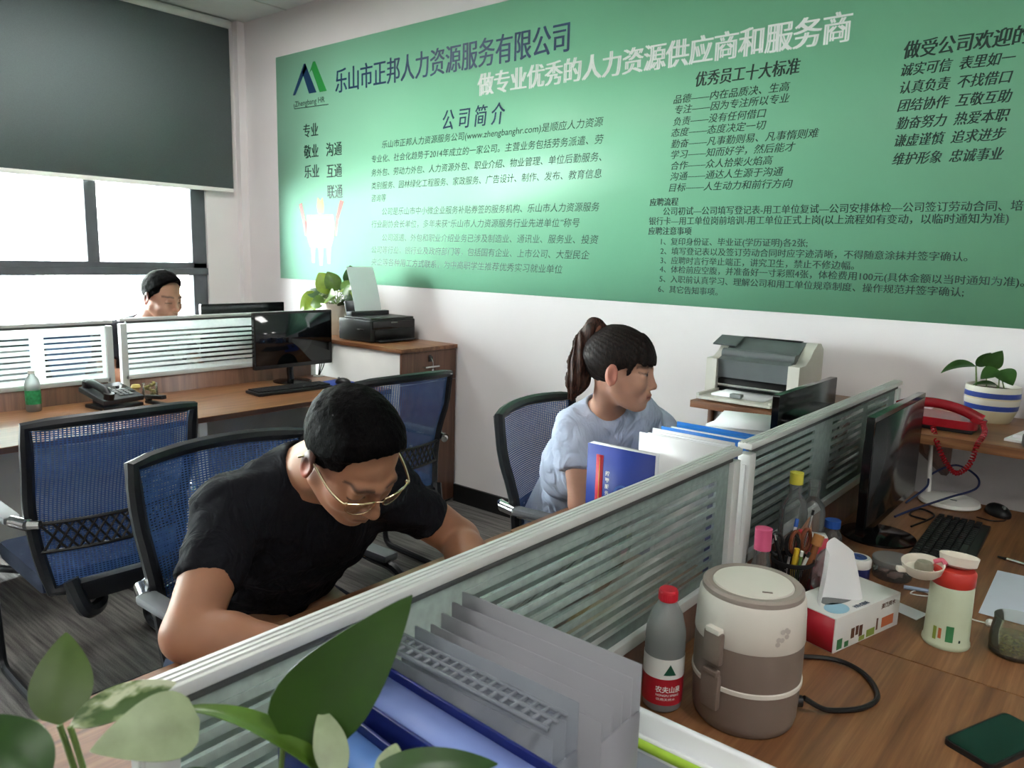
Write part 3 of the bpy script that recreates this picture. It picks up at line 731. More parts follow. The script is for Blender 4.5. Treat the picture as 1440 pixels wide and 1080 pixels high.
for k in range(3): tube(bm, [(-3.905 + 0.005 * k, 2.84, DZ + 0.012), (-3.90 + 0.02 * k, 2.848, 0.83), (-3.885 + 0.035 * k - 0.03 * (k == 2), 2.853, 0.90 + 0.01 * k), (-3.86 + 0.012 * k, 2.868, 0.975)], 0.0032, 6, sm=6)
box(bm, (-3.845, 2.868, 0.945), (0.05, 0.024, 0.055), bev=0.004)
solo('power_cord', bm, m_cable, 'black cords and adapter hanging down the white cabinet side', 'cord')

# ================================================================ ink printer on the tall cabinet
pr = thing('ink_printer', 'black ink printer on the tall cabinet by the pothos', 'printer', (-3.675, 3.115, 0.984), 0.0)
pr.rotation_euler = (0, 0, 0.0)
bm = bm_new(); box(bm, (0, 0, 0.070), (0.30, 0.36, 0.132), bev=0.012); box(bm, (0.02, 0, 0.141), (0.25, 0.34, 0.012), bev=0.004); part('body', bm, m_black, pr)
bm = bm_new(); box(bm, (0.152, 0.0, 0.105), (0.012, 0.33, 0.045), bev=0.003); part('control_panel', bm, m_blackgloss, pr)
bm = bm_new(); box(bm, (0.152, 0, 0.045), (0.006, 0.29, 0.055)); part('output_slot', bm, M('slot_black', (8, 8, 9), 0.6), pr)
bm = bm_new(); box(bm, (0.17, 0, 0.012), (0.06, 0.28, 0.008)); part('output_tray', bm, m_black, pr)
bm = bm_new(); box(bm, (0.1585, 0.0, 0.118), (0.001, 0.05, 0.008)); part('badge', bm, m_grey, pr)
bm = bm_new(); box(bm, (0.06, -0.1815, 0.075), (0.06, 0.002, 0.010)); part('grip', bm, M('grip_black', (6, 6, 7), 0.6), pr)
bm = bm_new(); box(bm, (-0.135, 0, 0.18), (0.012, 0.27, 0.11), rot=RY(-0.30), bev=0.003); box(bm, (-0.085, 0, 0.155), (0.05, 0.30, 0.035), bev=0.006); part('paper_support', bm, m_dkgrey, pr)
bm = bm_new(); sheet(bm, lambda u, v: Vector((-0.012 - 0.085 * v + 0.006 * math.sin(v * 3), (u - 0.5) * 0.21, v * 0.27)), 6, 8, 0.0015)
solo('paper_sheet', bm, m_paper, 'white sheet standing in the feeder of the ink printer', 'paper', (-3.745, 3.115, 1.155))

# ================================================================ laser printer on the low cabinet
lp = thing('laser_printer', 'grey and cream laser printer with open front tray on the low cabinet', 'printer', (-1.185, 3.035, 0.981), 0.0)
m_cream = M('cream_plastic', (206, 204, 194), 0.5, var=0.03)
m_lpgrey = M('printer_grey_plastic', (92, 97, 98), 0.42, var=0.06)
side = [(-0.125, 0.0), (0.13, 0.0), (0.14, 0.05), (0.135, 0.20), (0.10, 0.226), (0.06, 0.228), (0.02, 0.205), (-0.02, 0.172), (-0.06, 0.152), (-0.125, 0.150)]
MY = Matrix(((0, 0, 1, 0), (1, 0, 0, 0), (0, 1, 0, 0), (0, 0, 0, 1)))   # (a,b,c)->(c,a,b)
for s in (-1, 1):
    bm = bm_new(); prism(bm, side, -0.022, 0.022, Matrix.Translation((s * 0.168, 0, 0)) @ MY); part('side_cover', bm, m_cream, lp)
bm = bm_new(); prism(bm, [(-0.105, 0.075), (-0.112, 0.148), (-0.06, 0.165), (0.0, 0.20), (0.06, 0.226), (0.13, 0.222), (0.135, 0.0), (0.06, 0.0), (0.055, 0.075)], -0.147, 0.147, MY); part('body', bm, m_lpgrey, lp)
bm = bm_new(); cyl(bm, (-0.15, -0.055, 0.168), (0.15, -0.055, 0.168), 0.021, seg=18); box(bm, (-0.16, 0.01, 0.214), (0.10, 0.09, 0.006), rot=RX(0.35)); part('output_lid', bm, m_lpgrey, lp)
bm = bm_new(); box(bm, (0, 0.08, 0.228), (0.24, 0.03, 0.004)); part('output_slot', bm, m_black, lp)
bm = bm_new(); box(bm, (0, -0.03, 0.036), (0.292, 0.14, 0.066)); part('feed_opening', bm, M('opening_black', (9, 9, 10), 0.7), lp)
bm = bm_new(); box(bm, (0, -0.185, 0.012), (0.30, 0.20, 0.012), bev=0.003); box(bm, (-0.145, -0.185, 0.022), (0.012, 0.19, 0.012)); box(bm, (0.145, -0.185, 0.022), (0.012, 0.19, 0.012)); tr_ = part('paper_tray', bm, m_cream, lp)
bm = bm_new(); box(bm, (0, -0.245, 0.03), (0.045, 0.03, 0.016), bev=0.003); part('paper_stop', bm, m_grey, tr_)
bm = bm_new(); cyl(bm, (-0.14, -0.11, 0.045), (0.14, -0.11, 0.045), 0.006, seg=10); part('feed_roller', bm, m_chrome, lp)
bm = bm_new(); box(bm, (0, 0, 0.004), (0.21, 0.155, 0.008)); solo('paper_stack', bm, m_paper, 'white paper lying in the open tray of the laser printer', 'paper', (-1.185, 2.87, 1.0))
bm = bm_new()
for k in range(6): box(bm, (0.002 * (k % 3), 0.003 * (k % 2), 0.018 + 0.036 * k), (0.21, 0.27, 0.0345), rot=None)
box(bm, (0.0, 0.0, 0.2195), (0.21, 0.29, 0.004), rot=RZ(0.22))
solo('paper_stack', bm, m_paper, 'tall pile of white paper on the desk behind the blue boxes', 'paper', (-1.04, 2.565, DZ), 0.05)

# ================================================================ telephones
ph = thing('desk_phone', 'black desk telephone on its stand beside the glass screen', 'telephone', (-3.80, 1.565, DZ), 0.15)
bm = bm_new(); box(bm, (0.02, 0, 0.009), (0.16, 0.20, 0.018), bev=0.006); prism(bm, [(-0.06, 0.015), (0.06, 0.015), (-0.06, 0.055)], -0.06, 0.06, Matrix(((1, 0, 0, 0), (0, 0, 1, 0), (0, 1, 0, 0), (0, 0, 0, 1)))); part('stand', bm, m_black, ph)
tilt = RY(0.22)
def tp(x, y, z): return Vector((0, 0, 0.062)) + tilt @ Vector((x, y, z - 0.062))
bm = bm_new(); box(bm, (0, 0, 0.062), (0.21, 0.205, 0.026), rot=tilt, bev=0.007); bd = part('body', bm, m_dkgrey, ph)
bm = bm_new(); box(bm, tp(0.0, 0.035, 0.0765), (0.09, 0.12, 0.003), rot=tilt); part('display_panel', bm, m_blackgloss, bd)
for i in range(4):
    for j in range(3):
        bm = bm_new(); box(bm, tp(0.005 + i * 0.021, 0.005 + j * 0.025, 0.079), (0.014, 0.018, 0.004), rot=tilt, bev=0.001); part('button', bm, m_grey, ph)
bm = bm_new(); tube(bm, [tp(*p) for p in ((-0.085, -0.068, 0.09), (-0.05, -0.068, 0.105), (0.05, -0.068, 0.105), (0.085, -0.068, 0.09))], 0.019, 10, sm=5)
tube(bm, [tp(-0.088, -0.068, 0.105), tp(-0.088, -0.068, 0.075)], 0.024, 14); tube(bm, [tp(0.088, -0.068, 0.105), tp(0.088, -0.068, 0.075)], 0.024, 14)
part('handset', bm, m_black, ph)

rp = thing('desk_phone', 'dark red telephone with coiled cord at the shelf edge', 'telephone', (-0.48, 2.915, 0.9805), 0.0)
bm = bm_new(); box(bm, (-0.03, 0.02, 0.007), (0.22, 0.15, 0.014), bev=0.004); part('feet', bm, m_black, rp)
bm = bm_new(); prism(bm, rrect(0.24, 0.165, 0.03), 0.014, 0.042, Matrix.Translation((-0.03, 0.02, 0))); part('body', bm, m_red, rp)
bm = bm_new(); tube(bm, [(-0.155, -0.035, 0.062), (-0.10, -0.035, 0.084), (-0.02, -0.035, 0.087), (0.05, -0.035, 0.072), (0.10, -0.035, 0.050)], lambda q: 0.0165 + 0.004 * abs(q - 0.5), 12, sm=6)
tube(bm, [(-0.150, -0.035, 0.066), (-0.148, -0.035, 0.044)], 0.024, 16); tube(bm, [(0.092, -0.035, 0.056), (0.088, -0.035, 0.040)], 0.024, 16)
hs = part('handset', bm, m_red, rp)
bm = bm_new()
path = spline([(-0.035, -0.065, 0.012), (0.0, -0.162, -0.02), (0.03, -0.172, -0.075), (0.066, -0.172, -0.108), (0.10, -0.172, -0.07), (0.112, -0.165, -0.01), (0.118, -0.09, 0.02), (0.104, -0.05, 0.045)], 34)
coil = []
for i, p in enumerate(path):
    d = (path[min(i + 1, len(path) - 1)] - path[max(i - 1, 0)]); u, v = frame_of(d)
    a = i * 1.25; coil.append(p + (u * math.cos(a) + v * math.sin(a)) * 0.0065)
tube(bm, coil, 0.0028, 6, sm=2); part('coiled_cord', bm, m_red, rp)

# ================================================================ plants
m_leaf = M('pothos_leaf', (84, 116, 40), 0.35, var=0.25, scale=20, spec=0.5)
m_leafL = M('pothos_leaf_lime', (134, 160, 48), 0.4, var=0.2, scale=20)
m_leafD = M('pothos_leaf_dark', (46, 80, 30), 0.35, var=0.25, scale=20)
m_leafDD = M('pothos_leaf_deep', (44, 76, 14), 0.4, var=0.15, scale=14)
m_leafO = M('pothos_leaf_olive', (76, 98, 44), 0.4, var=0.2, scale=18)
m_leafP = M('pothos_leaf_pale', (158, 172, 136), 0.45, var=0.18, scale=35)
t = NT('variegated_leaf'); nz = t.add('ShaderNodeTexNoise', i_Scale=38.0, i_Detail=3.0); t.link(t.coord((1, 1, 3)), nz.inputs['Vector'])
t.link(t.ramp(nz.outputs['Fac'], [(0.42, rgb((84, 110, 62))), (0.5, rgb((150, 165, 120))), (0.58, rgb((216, 220, 194)))]), t.bsdf.inputs['Base Color']); t.bsdf.inputs['Roughness'].default_value = 0.4
m_leafV = t.m
def leafy(m):
    """let some daylight through the blade"""
    nt = m.node_tree; b = nt.nodes['Principled BSDF']; o = nt.nodes['Material Output']
    tl = nt.nodes.new('ShaderNodeBsdfTranslucent'); mx = nt.nodes.new('ShaderNodeMixShader'); mx.inputs[0].default_value = 0.25
    src = b.inputs['Base Color'].links[0].from_socket; nt.links.new(src, tl.inputs[0])
    nt.links.new(b.outputs[0], mx.inputs[1]); nt.links.new(tl.outputs[0], mx.inputs[2]); nt.links.new(mx.outputs[0], o.inputs[0])
for m in (m_leaf, m_leafL, m_leafD, m_leafP, m_leafV, m_leafDD, m_leafO): leafy(m)
def plant(name, label, loc, pot, leaves, stems, group=None):
    """leaves: (base, tip, width, normal, fold, droop, material) in local coords"""
    o = thing(name, label, 'plant', loc, 0, group)
    for nm, prof, mm in pot:
        bm = bm_new(); lathe(bm, prof, (0, 0, 0), 40); part(nm, bm, mm, o)
    for s in stems:
        bm = bm_new(); tube(bm, s, 0.0022, 6, sm=6); part('stem', bm, m_stem, o)
    for L in leaves:
        bm = bm_new(); leaf(bm, *L[:6], *(L[7:8])); part('leaf', bm, L[6], o)
    return o
rnd = random.Random(4)
# bushy pothos on the cabinet
PL = Vector((-4.075, 3.115, 0.984))
lv = []; st = []
def L3(b, tp, w, m, n=(0.6, -0.7, 0.4), fold=0.2, droop=0.06): 
    b = Vector(b) - PL; tp = Vector(tp) - PL
    lv.append((b, tp, w, n, fold, droop, m)); st.append([(rnd.uniform(-.04, .04), rnd.uniform(-.04, .04), 0.165), (b + Vector((0, 0, 0.16))) * 0.5 + Vector((0, 0, 0.03)), b])
L3((-4.25, 3.10, 1.235), (-4.40, 3.06, 1.12), 0.12, m_leafL); L3((-4.24, 3.08, 1.19), (-4.34, 3.05, 1.105), 0.10, m_leafL); L3((-4.2, 3.10, 1.225), (-4.36, 3.08, 1.245), 0.07, m_leafD)
L3((-4.13, 3.12, 1.245), (-4.245, 3.10, 1.375), 0.14, m_leafL); L3((-4.07, 3.12, 1.265), (-4.155, 3.10, 1.385), 0.11, m_leaf); L3((-4.02, 3.12, 1.245), (-3.90, 3.12, 1.335), 0.10, m_leaf)
L3((-3.955, 3.16, 1.30), (-3.995, 3.16, 1.43), 0.115, m_leafD); L3((-4.08, 3.05, 1.225), (-3.97, 3.02, 1.24), 0.10, m_leaf); L3((-4.10, 3.04, 1.20), (-4.20, 3.0, 1.17), 0.09, m_leaf); L3((-3.99, 3.10, 1.215), (-3.885, 3.10, 1.205), 0.09, m_leafD)
for k in range(16):
    a = rnd.uniform(0, 2 * PI); r = rnd.uniform(0.02, 0.12); z = rnd.uniform(1.17, 1.29)
    b = (PL.x + r * math.cos(a), PL.y + r * math.sin(a) * 0.8, z); q = rnd.uniform(0.07, 0.11)
    L3(b, (b[0] + q * math.cos(a), b[1] + q * math.sin(a) * 0.7, z + rnd.uniform(-0.05, 0.05)), rnd.uniform(0.06, 0.09), rnd.choice((m_leaf, m_leafL, m_leafD, m_leafV)), n=(rnd.uniform(-.3, .5), -0.5, 0.8))
m_potw = M('white_ceramic_pot', (226, 222, 208), 0.4, var=0.03)
plant('potted_pothos', 'bushy green pothos in a white pot between monitor and ink printer', PL, [('pot', [(0, 0.0), (0.078, 0.0), (0.082, 0.006), (0.10, 0.19), (0.106, 0.19), (0.106, 0.2), (0.094, 0.2), (0.09, 0.17), (0, 0.17)], m_potw), ('soil', [(0, 0.165), (0.09, 0.172)], m_soil)], lv, st)
# small yellow flower ornament in front of the pot
fl = thing('flower_ornament', 'small yellow flower ornament beside the white pot', 'ornament', (-4.0, 2.965, 0.984))
bm = bm_new(); lathe(bm, [(0, 0), (0.016, 0), (0.02, 0.012), (0.014, 0.022), (0, 0.022)], (0, 0, 0), 18); part('base', bm, M('brown_ornament', (92, 70, 44), 0.5), fl)
bm = bm_new()
for k in range(6): leaf(bm, (0, 0, 0.03), (0.024 * math.cos(k * PI / 3), 0.024 * math.sin(k * PI / 3), 0.04), 0.02, fold=0.1)
part('petals', bm, M('yellow_petal', (226, 206, 70), 0.5), fl)
bm = bm_new(); cyl(bm, (0, 0, 0.02), (0, 0, 0.033), 0.003); part('stem', bm, m_stem, fl)
# striped bowl planter on the shelf
PS = Vector((-0.40, 3.19, 0.9805))
t = NT('striped_glaze'); c = t.add('ShaderNodeTexCoord'); sp = t.add('ShaderNodeSeparateXYZ'); t.link(c.outputs['Object'], sp.inputs[0])
sc = t.math('DIVIDE', sp.outputs[2], 0.13)
W_, B_, Y_ = rgb((214, 210, 196)), rgb((38, 62, 140)), rgb((206, 196, 160))
r_ = t.ramp(sc, [(0.0, Y_), (0.34, W_), (0.36, B_), (0.5, W_), (0.66, Y_), (0.70, B_), (0.84, W_), (0.9, W_)])
t.n[r_.node.name].color_ramp.interpolation = 'CONSTANT'
t.link(r_, t.bsdf.inputs['Base Color']); t.bsdf.inputs['Roughness'].default_value = 0.3
lv2 = []; st2 = []
def L4(b, tp, w, m, n, s0, fold=0.25, droop=0.08):
    b = Vector(b) - PS; lv2.append((b, Vector(tp) - PS, w, n, fold, droop, m)); st2.append([(s0[0], s0[1], 0.105), b * 0.5 + Vector((s0[0] * 0.5, s0[1] * 0.5, 0.055)), b])
L4((-0.462, 3.19, 1.172), (-0.565, 3.15, 1.138), 0.055, m_leafD, (0.1, -0.4, 1), (-0.05, 0.0), droop=0.16)
L4((-0.464, 3.20, 1.172), (-0.425, 3.22, 1.222), 0.04, m_leafD, (0.5, -0.8, 0.2), (-0.055, 0.01))
L4((-0.428, 3.18, 1.172), (-0.385, 3.17, 1.238), 0.062, m_leafD, (0.4, -0.9, 0.1), (-0.02, 0.0))
L4((-0.385, 3.16, 1.168), (-0.435, 3.13, 1.135), 0.06, m_leafD, (0.0, -0.6, 0.8), (0.02, -0.02))
L4((-0.385, 3.17, 1.168), (-0.335, 3.12, 1.125), 0.068, m_leafD, (0.2, -0.8, 0.6), (0.04, -0.02))
L4((-0.385, 3.15, 1.117), (-0.455, 3.12, 1.112), 0.035, m_leafD, (0, -0.3, 1), (0.02, -0.03))
plant('potted_plant', 'young green plant in a cream bowl with two blue stripes', PS, [('pot', [(0, 0.0), (0.062, 0.0), (0.068, 0.008), (0.084, 0.05), (0.088, 0.09), (0.087, 0.128), (0.083, 0.13), (0.080, 0.11), (0, 0.11)], t.m), ('soil', [(0, 0.110), (0.081, 0.114)], m_soil)], lv2, st2)
P2 = Vector((-0.235, 3.21, 0.9805)); lv3 = []; st3 = []
for b, tp, w in (((-0.20, 3.20, 1.20), (-0.312, 3.17, 1.20), 0.05), ((-0.20, 3.2, 1.165), (-0.305, 3.16, 1.155), 0.045), ((-0.19, 3.2, 1.22), (-0.13, 3.2, 1.27), 0.05)):
    lv3.append((Vector(b) - P2, Vector(tp) - P2, w, (0, -0.3, 1), 0.2, 0.1, m_leafP)); st3.append([(0, 0, 0.08), (Vector(b) - P2) * 0.6 + Vector((0, 0, 0.04)), Vector(b) - P2])
plant('potted_plant', 'pale leaved plant cut off by the right edge of the picture', P2, [('pot', [(0, 0), (0.045, 0), (0.058, 0.09), (0.054, 0.09), (0.05, 0.08), (0, 0.08)], m_potw), ('soil', [(0, 0.079), (0.051, 0.081)], m_soil)], lv3, st3)
# foreground pothos on the near desk corner
PF = Vector((-0.50, 0.27, DZ)); lf = []; sf = []
def L5(b, tp, w, m, n, fold=0.15, droop=0.08, shape=0.75, stem=True):
    b = Vector(b) - PF; tp = Vector(tp) - PF; lf.append((b, tp, w, n, fold, droop, m, shape))
    if stem: sf.append([(b.x * 0.25, b.y * 0.25, 0.205), (b.x * 0.8, b.y * 0.8, b.z * 0.55 + 0.10), b])
tc = (0.55, -0.35, 0.75)     # towards the photographer
L5((-0.466, 0.302, 1.150), (-0.425, 0.396, 1.250), 0.070, m_leafDD, (0.9, -0.45, 0.3), 0.1, 0.04, 0.55)
L5((-0.428, 0.318, 1.128), (-0.545, 0.256, 1.166), 0.022, m_leaf, (0.35, 0.2, 0.9), 0.3, 0.12, 0.75, False)
L5((-0.515, 0.262, 1.166), (-0.531, 0.190, 1.170), 0.050, m_leafP, tc, 0.15, 0.08, 0.6, False)
L5((-0.574, 0.193, 1.168), (-0.584, 0.278, 1.162), 0.026, m_leafV, tc, 0.35, 0.05)
L5((-0.595, 0.193, 1.160), (-0.636, 0.216, 1.212), 0.043, m_leafO, (0.8, -0.4, 0.45), 0.12, 0.05, 0.7)
L5((-0.531, 0.160, 1.160), (-0.582, 0.145, 1.197), 0.039, m_leafD, tc)
L5((-0.575, 0.178, 1.169), (-0.598, 0.152, 1.166), 0.020, m_leafV, tc, 0.3, 0.1, 0.75, False)
L5((-0.411, 0.311, 1.138), (-0.454, 0.328, 1.171), 0.024, m_leafP, tc)
L5((-0.386, 0.333, 1.135), (-0.400, 0.357, 1.151), 0.021, m_leafP, tc, 0.15, 0.08, 0.75, False)
L5((-0.398, 0.330, 1.142), (-0.343, 0.410, 1.133), 0.025, m_leafD, tc, 0.15, 0.08, 0.75, False)
L5((-0.505, 0.225, 1.130), (-0.475, 0.268, 1.118), 0.034, m_leafD, tc)
L5((-0.54, 0.20, 1.11), (-0.60, 0.22, 1.08), 0.042, m_leaf, tc); L5((-0.46, 0.30, 1.06), (-0.38, 0.36, 1.03), 0.05, m_leaf, tc); L5((-0.53, 0.33, 1.06), (-0.57, 0.36, 1.01), 0.042, m_leaf, tc)
plant('potted_pothos', 'variegated pothos in the foreground beside the glass screen end', PF, [('pot', [(0, 0), (0.075, 0), (0.10, 0.20), (0.106, 0.22), (0.098, 0.22), (0.093, 0.20), (0, 0.20)], m_potw), ('soil', [(0, 0.199), (0.094, 0.203)], m_soil)], lf, sf)
# ================================================================ things on the near desks
m_clearp = glassy('clear_plastic', (240, 243, 242), 0.66, 0.08, film=(232, 236, 236))
m_clearg = glassy('clear_glass', (252, 253, 250), 0.93, 0.03, film=(230, 232, 222))
m_clearv = glassy('clear_vial', (250, 252, 251), 0.88, 0.06, film=(236, 240, 240))
m_water = M('water', (235, 242, 240), 0.02, trans=1.0, ior=1.33, var=0.01)
def bent(r, z, a0):      # lettering wrapped round a cylinder: x runs along the arc
    return lambda x, y: Vector(((r) * math.cos(a0 + x / r), (r) * math.sin(a0 + x / r), z + y))
# red-capped water bottle
bt = thing('water_bottle', 'half-empty water bottle with red cap and red label beside the food warmer', 'bottle', (-0.574, 1.13, DZ))
bm = bm_new(); lathe(bm, [(0, 0.004), (0.026, 0.0), (0.033, 0.006), (0.0345, 0.02), (0.0345, 0.118), (0.0335, 0.122), (0.0345, 0.128), (0.0335, 0.145), (0.027, 0.172), (0.017, 0.190), (0.0135, 0.196), (0.0135, 0.204)], seg=40); part('bottle_wall', bm, m_clearp, bt)
bm = bm_new(); lathe(bm, [(0, 0.006), (0.0325, 0.007), (0.0335, 0.02), (0.0335, 0.112), (0, 0.112)], seg=36); part('water', bm, glassy('water_body', (225, 230, 228), 0.62, 0.02, film=(204, 208, 206)), bt)
bm = bm_new(); lathe(bm, [(0.0350, 0.018), (0.0352, 0.066)], seg=48); lab = part('label', bm, M('red_label', (168, 28, 42), 0.4), bt)
bm = bm_new(); lathe(bm, [(0.0352, 0.0661), (0.0350, 0.102)], seg=48); part('label_white', bm, M('white_label', (226, 228, 224), 0.4, var=0.02), lab)
av = math.atan2(-1.13, 0.574)    # the side turned to the photographer
bm = bm_new(); text_bm(bm, '农夫山泉', 0.046, 0.0125, 0.02, bent(0.0357, 0.048, av - 0.34)); part('label_text', bm, i_white, lab, smooth=False)
bm = bm_new(); text_bm(bm, 'NONGFU SPRING', 0.042, 0.0055, 0.01, bent(0.0357, 0.0375, av - 0.30)); text_bm(bm, '饮用天然水', 0.034, 0.005, 0.0, bent(0.0357, 0.030, av - 0.28)); part('label_small_text', bm, i_white, lab, smooth=False)
bm = bm_new(); f_ = bent(0.0357, 0.084, av + 0.02); prev = None
for k in range(9):
    x_ = 0.022 * k / 8; y_ = -0.010 + 0.020 * (1 - abs(k - 4) / 4) + 0.0002; cur = (bm.verts.new(f_(x_, -0.010)), bm.verts.new(f_(x_, y_)))
    if prev: bm.faces.new((prev[0], cur[0], cur[1], prev[1]))
    prev = cur
part('label_mountain', bm, M('label_green', (24, 84, 62), 0.4), lab, smooth=False)
bm = bm_new(); lathe(bm, [(0.0, 0.2155), (0.0145, 0.2155), (0.016, 0.213), (0.016, 0.197), (0.0155, 0.1955)], seg=36)
for k in range(36):
    a = 2 * PI * k / 36; box(bm, (0.0161 * math.cos(a), 0.0161 * math.sin(a), 0.204), (0.0012, 0.0012, 0.013), rot=RZ(a))
part('cap', bm, M('red_cap', (196, 34, 50), 0.35), bt)

# electric food warmer
LW = (-0.457, 1.205, DZ)
m_taupe = M('taupe_plastic', (122, 108, 98), 0.42, var=0.03); m_ivory = M('ivory_plastic', (214, 208, 198), 0.38, var=0.02)
fw = thing('food_warmer', 'stacked electric food warmer in taupe and ivory with side clips', 'lunch box', LW)
bm = bm_new(); lathe(bm, [(0, 0.0), (0.078, 0.0), (0.083, 0.006), (0.0865, 0.02), (0.089, 0.072), (0.089, 0.077)], seg=64); part('lower_tier', bm, m_taupe, fw)
bm = bm_new(); lathe(bm, [(0.0885, 0.0765), (0.0912, 0.078), (0.0912, 0.0845), (0.0885, 0.086)], seg=64); part('ring', bm, m_ivory, fw)
bm = bm_new(); lathe(bm, [(0.089, 0.0855), (0.0895, 0.10), (0.0893, 0.152)], seg=64); part('middle_tier', bm, m_taupe, fw)
bm = bm_new(); lathe(bm, [(0.0893, 0.1518), (0.0905, 0.154), (0.0885, 0.20), (0.0865, 0.222), (0.082, 0.230), (0.078, 0.231)], seg=64); part('lid', bm, m_ivory, fw)
bm = bm_new(); lathe(bm, [(0.083, 0.2285), (0.0825, 0.236), (0.078, 0.240), (0.068, 0.2395), (0.066, 0.237)], seg=64); part('lid_rim', bm, M('taupe_rim', (150, 138, 130), 0.4), fw)
bm = bm_new(); lathe(bm, [(0.0665, 0.2365), (0.064, 0.2405), (0, 0.242)], seg=64); part('lid_disc', bm, m_ivory, fw)
bm = bm_new(); box(bm, (0.036, -0.030, 0.2418), (0.016, 0.003, 0.0012), rot=RZ(0.5)); part('lid_mark', bm, m_taupe, fw)
for zc, zh, dn in ((0.150, 0.056, 0), (0.074, 0.062, 1)):
    a = math.atan2(-1.0, -0.25); d = Vector((math.cos(a), math.sin(a), 0))
    bm = bm_new(); box(bm, (0.0935 * math.cos(a), 0.0935 * math.sin(a), zc), (0.012, 0.036, zh), rot=RZ(a), bev=0.005); cl = part('clip', bm, m_taupe, fw)
    bm = bm_new(); box(bm, (0.0935 * math.cos(a), 0.0935 * math.sin(a), zc + zh / 2 + 0.001), (0.014, 0.028, 0.010), rot=RZ(a), bev=0.003); part('clip_catch', bm, m_ivory if not dn else m_taupe, cl)
a = math.atan2(-0.55, 0.83)
bm = bm_new(); f_ = bent(0.0903, 0.185, a); 
for k in range(7):
    q = k * 0.9; c_ = (0.006 * math.cos(q) * (1 + 0.2 * k) - 0.0, 0.012 * math.sin(q * 1.3)); pts = [bm.verts.new(f_(c_[0] + 0.0045 * math.cos(2 * PI * i / 7), c_[1] + 0.0045 * math.sin(2 * PI * i / 7))) for i in range(7)]; bm.faces.new(pts)
part('flower_print', bm, M('flower_print', (180, 172, 164), 0.5), fw, smooth=False)
bm = bm_new(); cyl(bm, (0.070, 0.045, 0.03), (0.081, 0.053, 0.03), 0.010); part('power_socket', bm, m_black, fw)
bm = bm_new(); tube(bm, [(-0.374, 1.262, 0.785), (-0.352, 1.285, 0.765), (-0.335, 1.31, 0.7555), (-0.300, 1.352, 0.7555), (-0.291, 1.41, 0.7555), (-0.33, 1.472, 0.7555), (-0.385, 1.488, 0.757), (-0.448, 1.452, 0.7555), (-0.47, 1.40, 0.7555)], 0.0048, 8, sm=8); solo('power_cord', bm, m_cable, 'thick black power cord looping on the desk behind the food warmer', 'cord')

# tissue box
tx = thing('tissue_box', 'red and white tissue box with a tissue sticking out', 'tissue box', (-0.425, 1.650, DZ), math.atan2(0.235, 0.066))
bm = bm_new(); box(bm, (0, 0, 0.0375), (0.24, 0.112, 0.075), bev=0.002)
me_m = M('carton_white', (226, 226, 222), 0.5, var=0.02); ob = part('carton', bm, me_m, tx)
bm = bm_new(); box(bm, (-0.1207, 0, 0.0375), (0.0006, 0.108, 0.071)); part('red_end', bm, M('carton_red', (172, 30, 44), 0.45), ob)
bm = bm_new(); prism(bm, [(-0.02 + 0.06 * math.cos(q * 2 * PI / 28), 0.022 * math.sin(q * 2 * PI / 28)) for q in range(28)], 0.0752, 0.0756); part('opening', bm, M('carton_opening', (120, 124, 124), 0.6), ob)
bm = bm_new(); prism(bm, [(-0.075 + 0.030 * math.cos(q * 2 * PI / 24), -0.028 + 0.022 * math.sin(q * 2 * PI / 24)) for q in range(24)], 0.0753, 0.0756); part('blue_print', bm, M('print_sky_blue', (150, 196, 216), 0.5), ob)
i_brown = ink('ink_brown', (96, 60, 42)); i_mossy = ink('ink_moss', (140, 160, 70)); i_teal = ink('ink_teal', (60, 130, 80)); i_orange = ink('ink_orange', (196, 110, 70))
bm = bm_new(); text_bm(bm, '抽取式面纸', 0.05, 0.012, 0.02, lambda x, y: Vector((-0.04 + x, -0.045 + y * 1.0, 0.0757))); part('top_text', bm, i_navy, ob, smooth=False)
bm = bm_new(); text_bm(bm, '清风原木', 0.055, 0.013, 0.02, lambda x, y: Vector((0.045 + x, -0.0564, 0.060 + y))); part('side_text', bm, i_brown, ob, smooth=False)
for nm, m_, rects in (('side_print', i_brown, [(-0.055, 0.028, 0.012, 0.022), (-0.040, 0.030, 0.010, 0.020), (-0.026, 0.026, 0.012, 0.024), (0.035, 0.024, 0.006, 0.026)]), ('green_print', i_teal, [(-0.10, 0.016, 0.018, 0.022), (-0.075, 0.010, 0.014, 0.012)]), ('moss_print', i_mossy, [(-0.02, 0.008, 0.02, 0.01), (0.012, 0.012, 0.03, 0.016)]), ('orange_print', i_orange, [(0.075, 0.022, 0.045, 0.022)])):
    for (x, z, w, h) in rects:
        bm = bm_new(); box(bm, (x, -0.0563, z), (w, 0.0004, h)); part(nm, bm, m_, ob, smooth=False)
bm = bm_new()
def tis(u, v):
    x = -0.040 + (u - 0.5) * (0.120 - 0.075 * v) - 0.024 * v + 0.02 * v * v; z = 0.068 + 0.140 * v - 0.028 * abs(u - 0.55) * v * 2
    return Vector((x + 0.008 * math.sin(v * 3), 0.026 * math.sin(u * 5.2) * (1 - 0.7 * v) + 0.02 * v * math.sin(u * 3 + 0.5) - 0.006, z))
sheet(bm, tis, 24, 16, 0.0008); part('tissue', bm, M('tissue_white', (240, 240, 240), 0.9, var=0.01), tx)

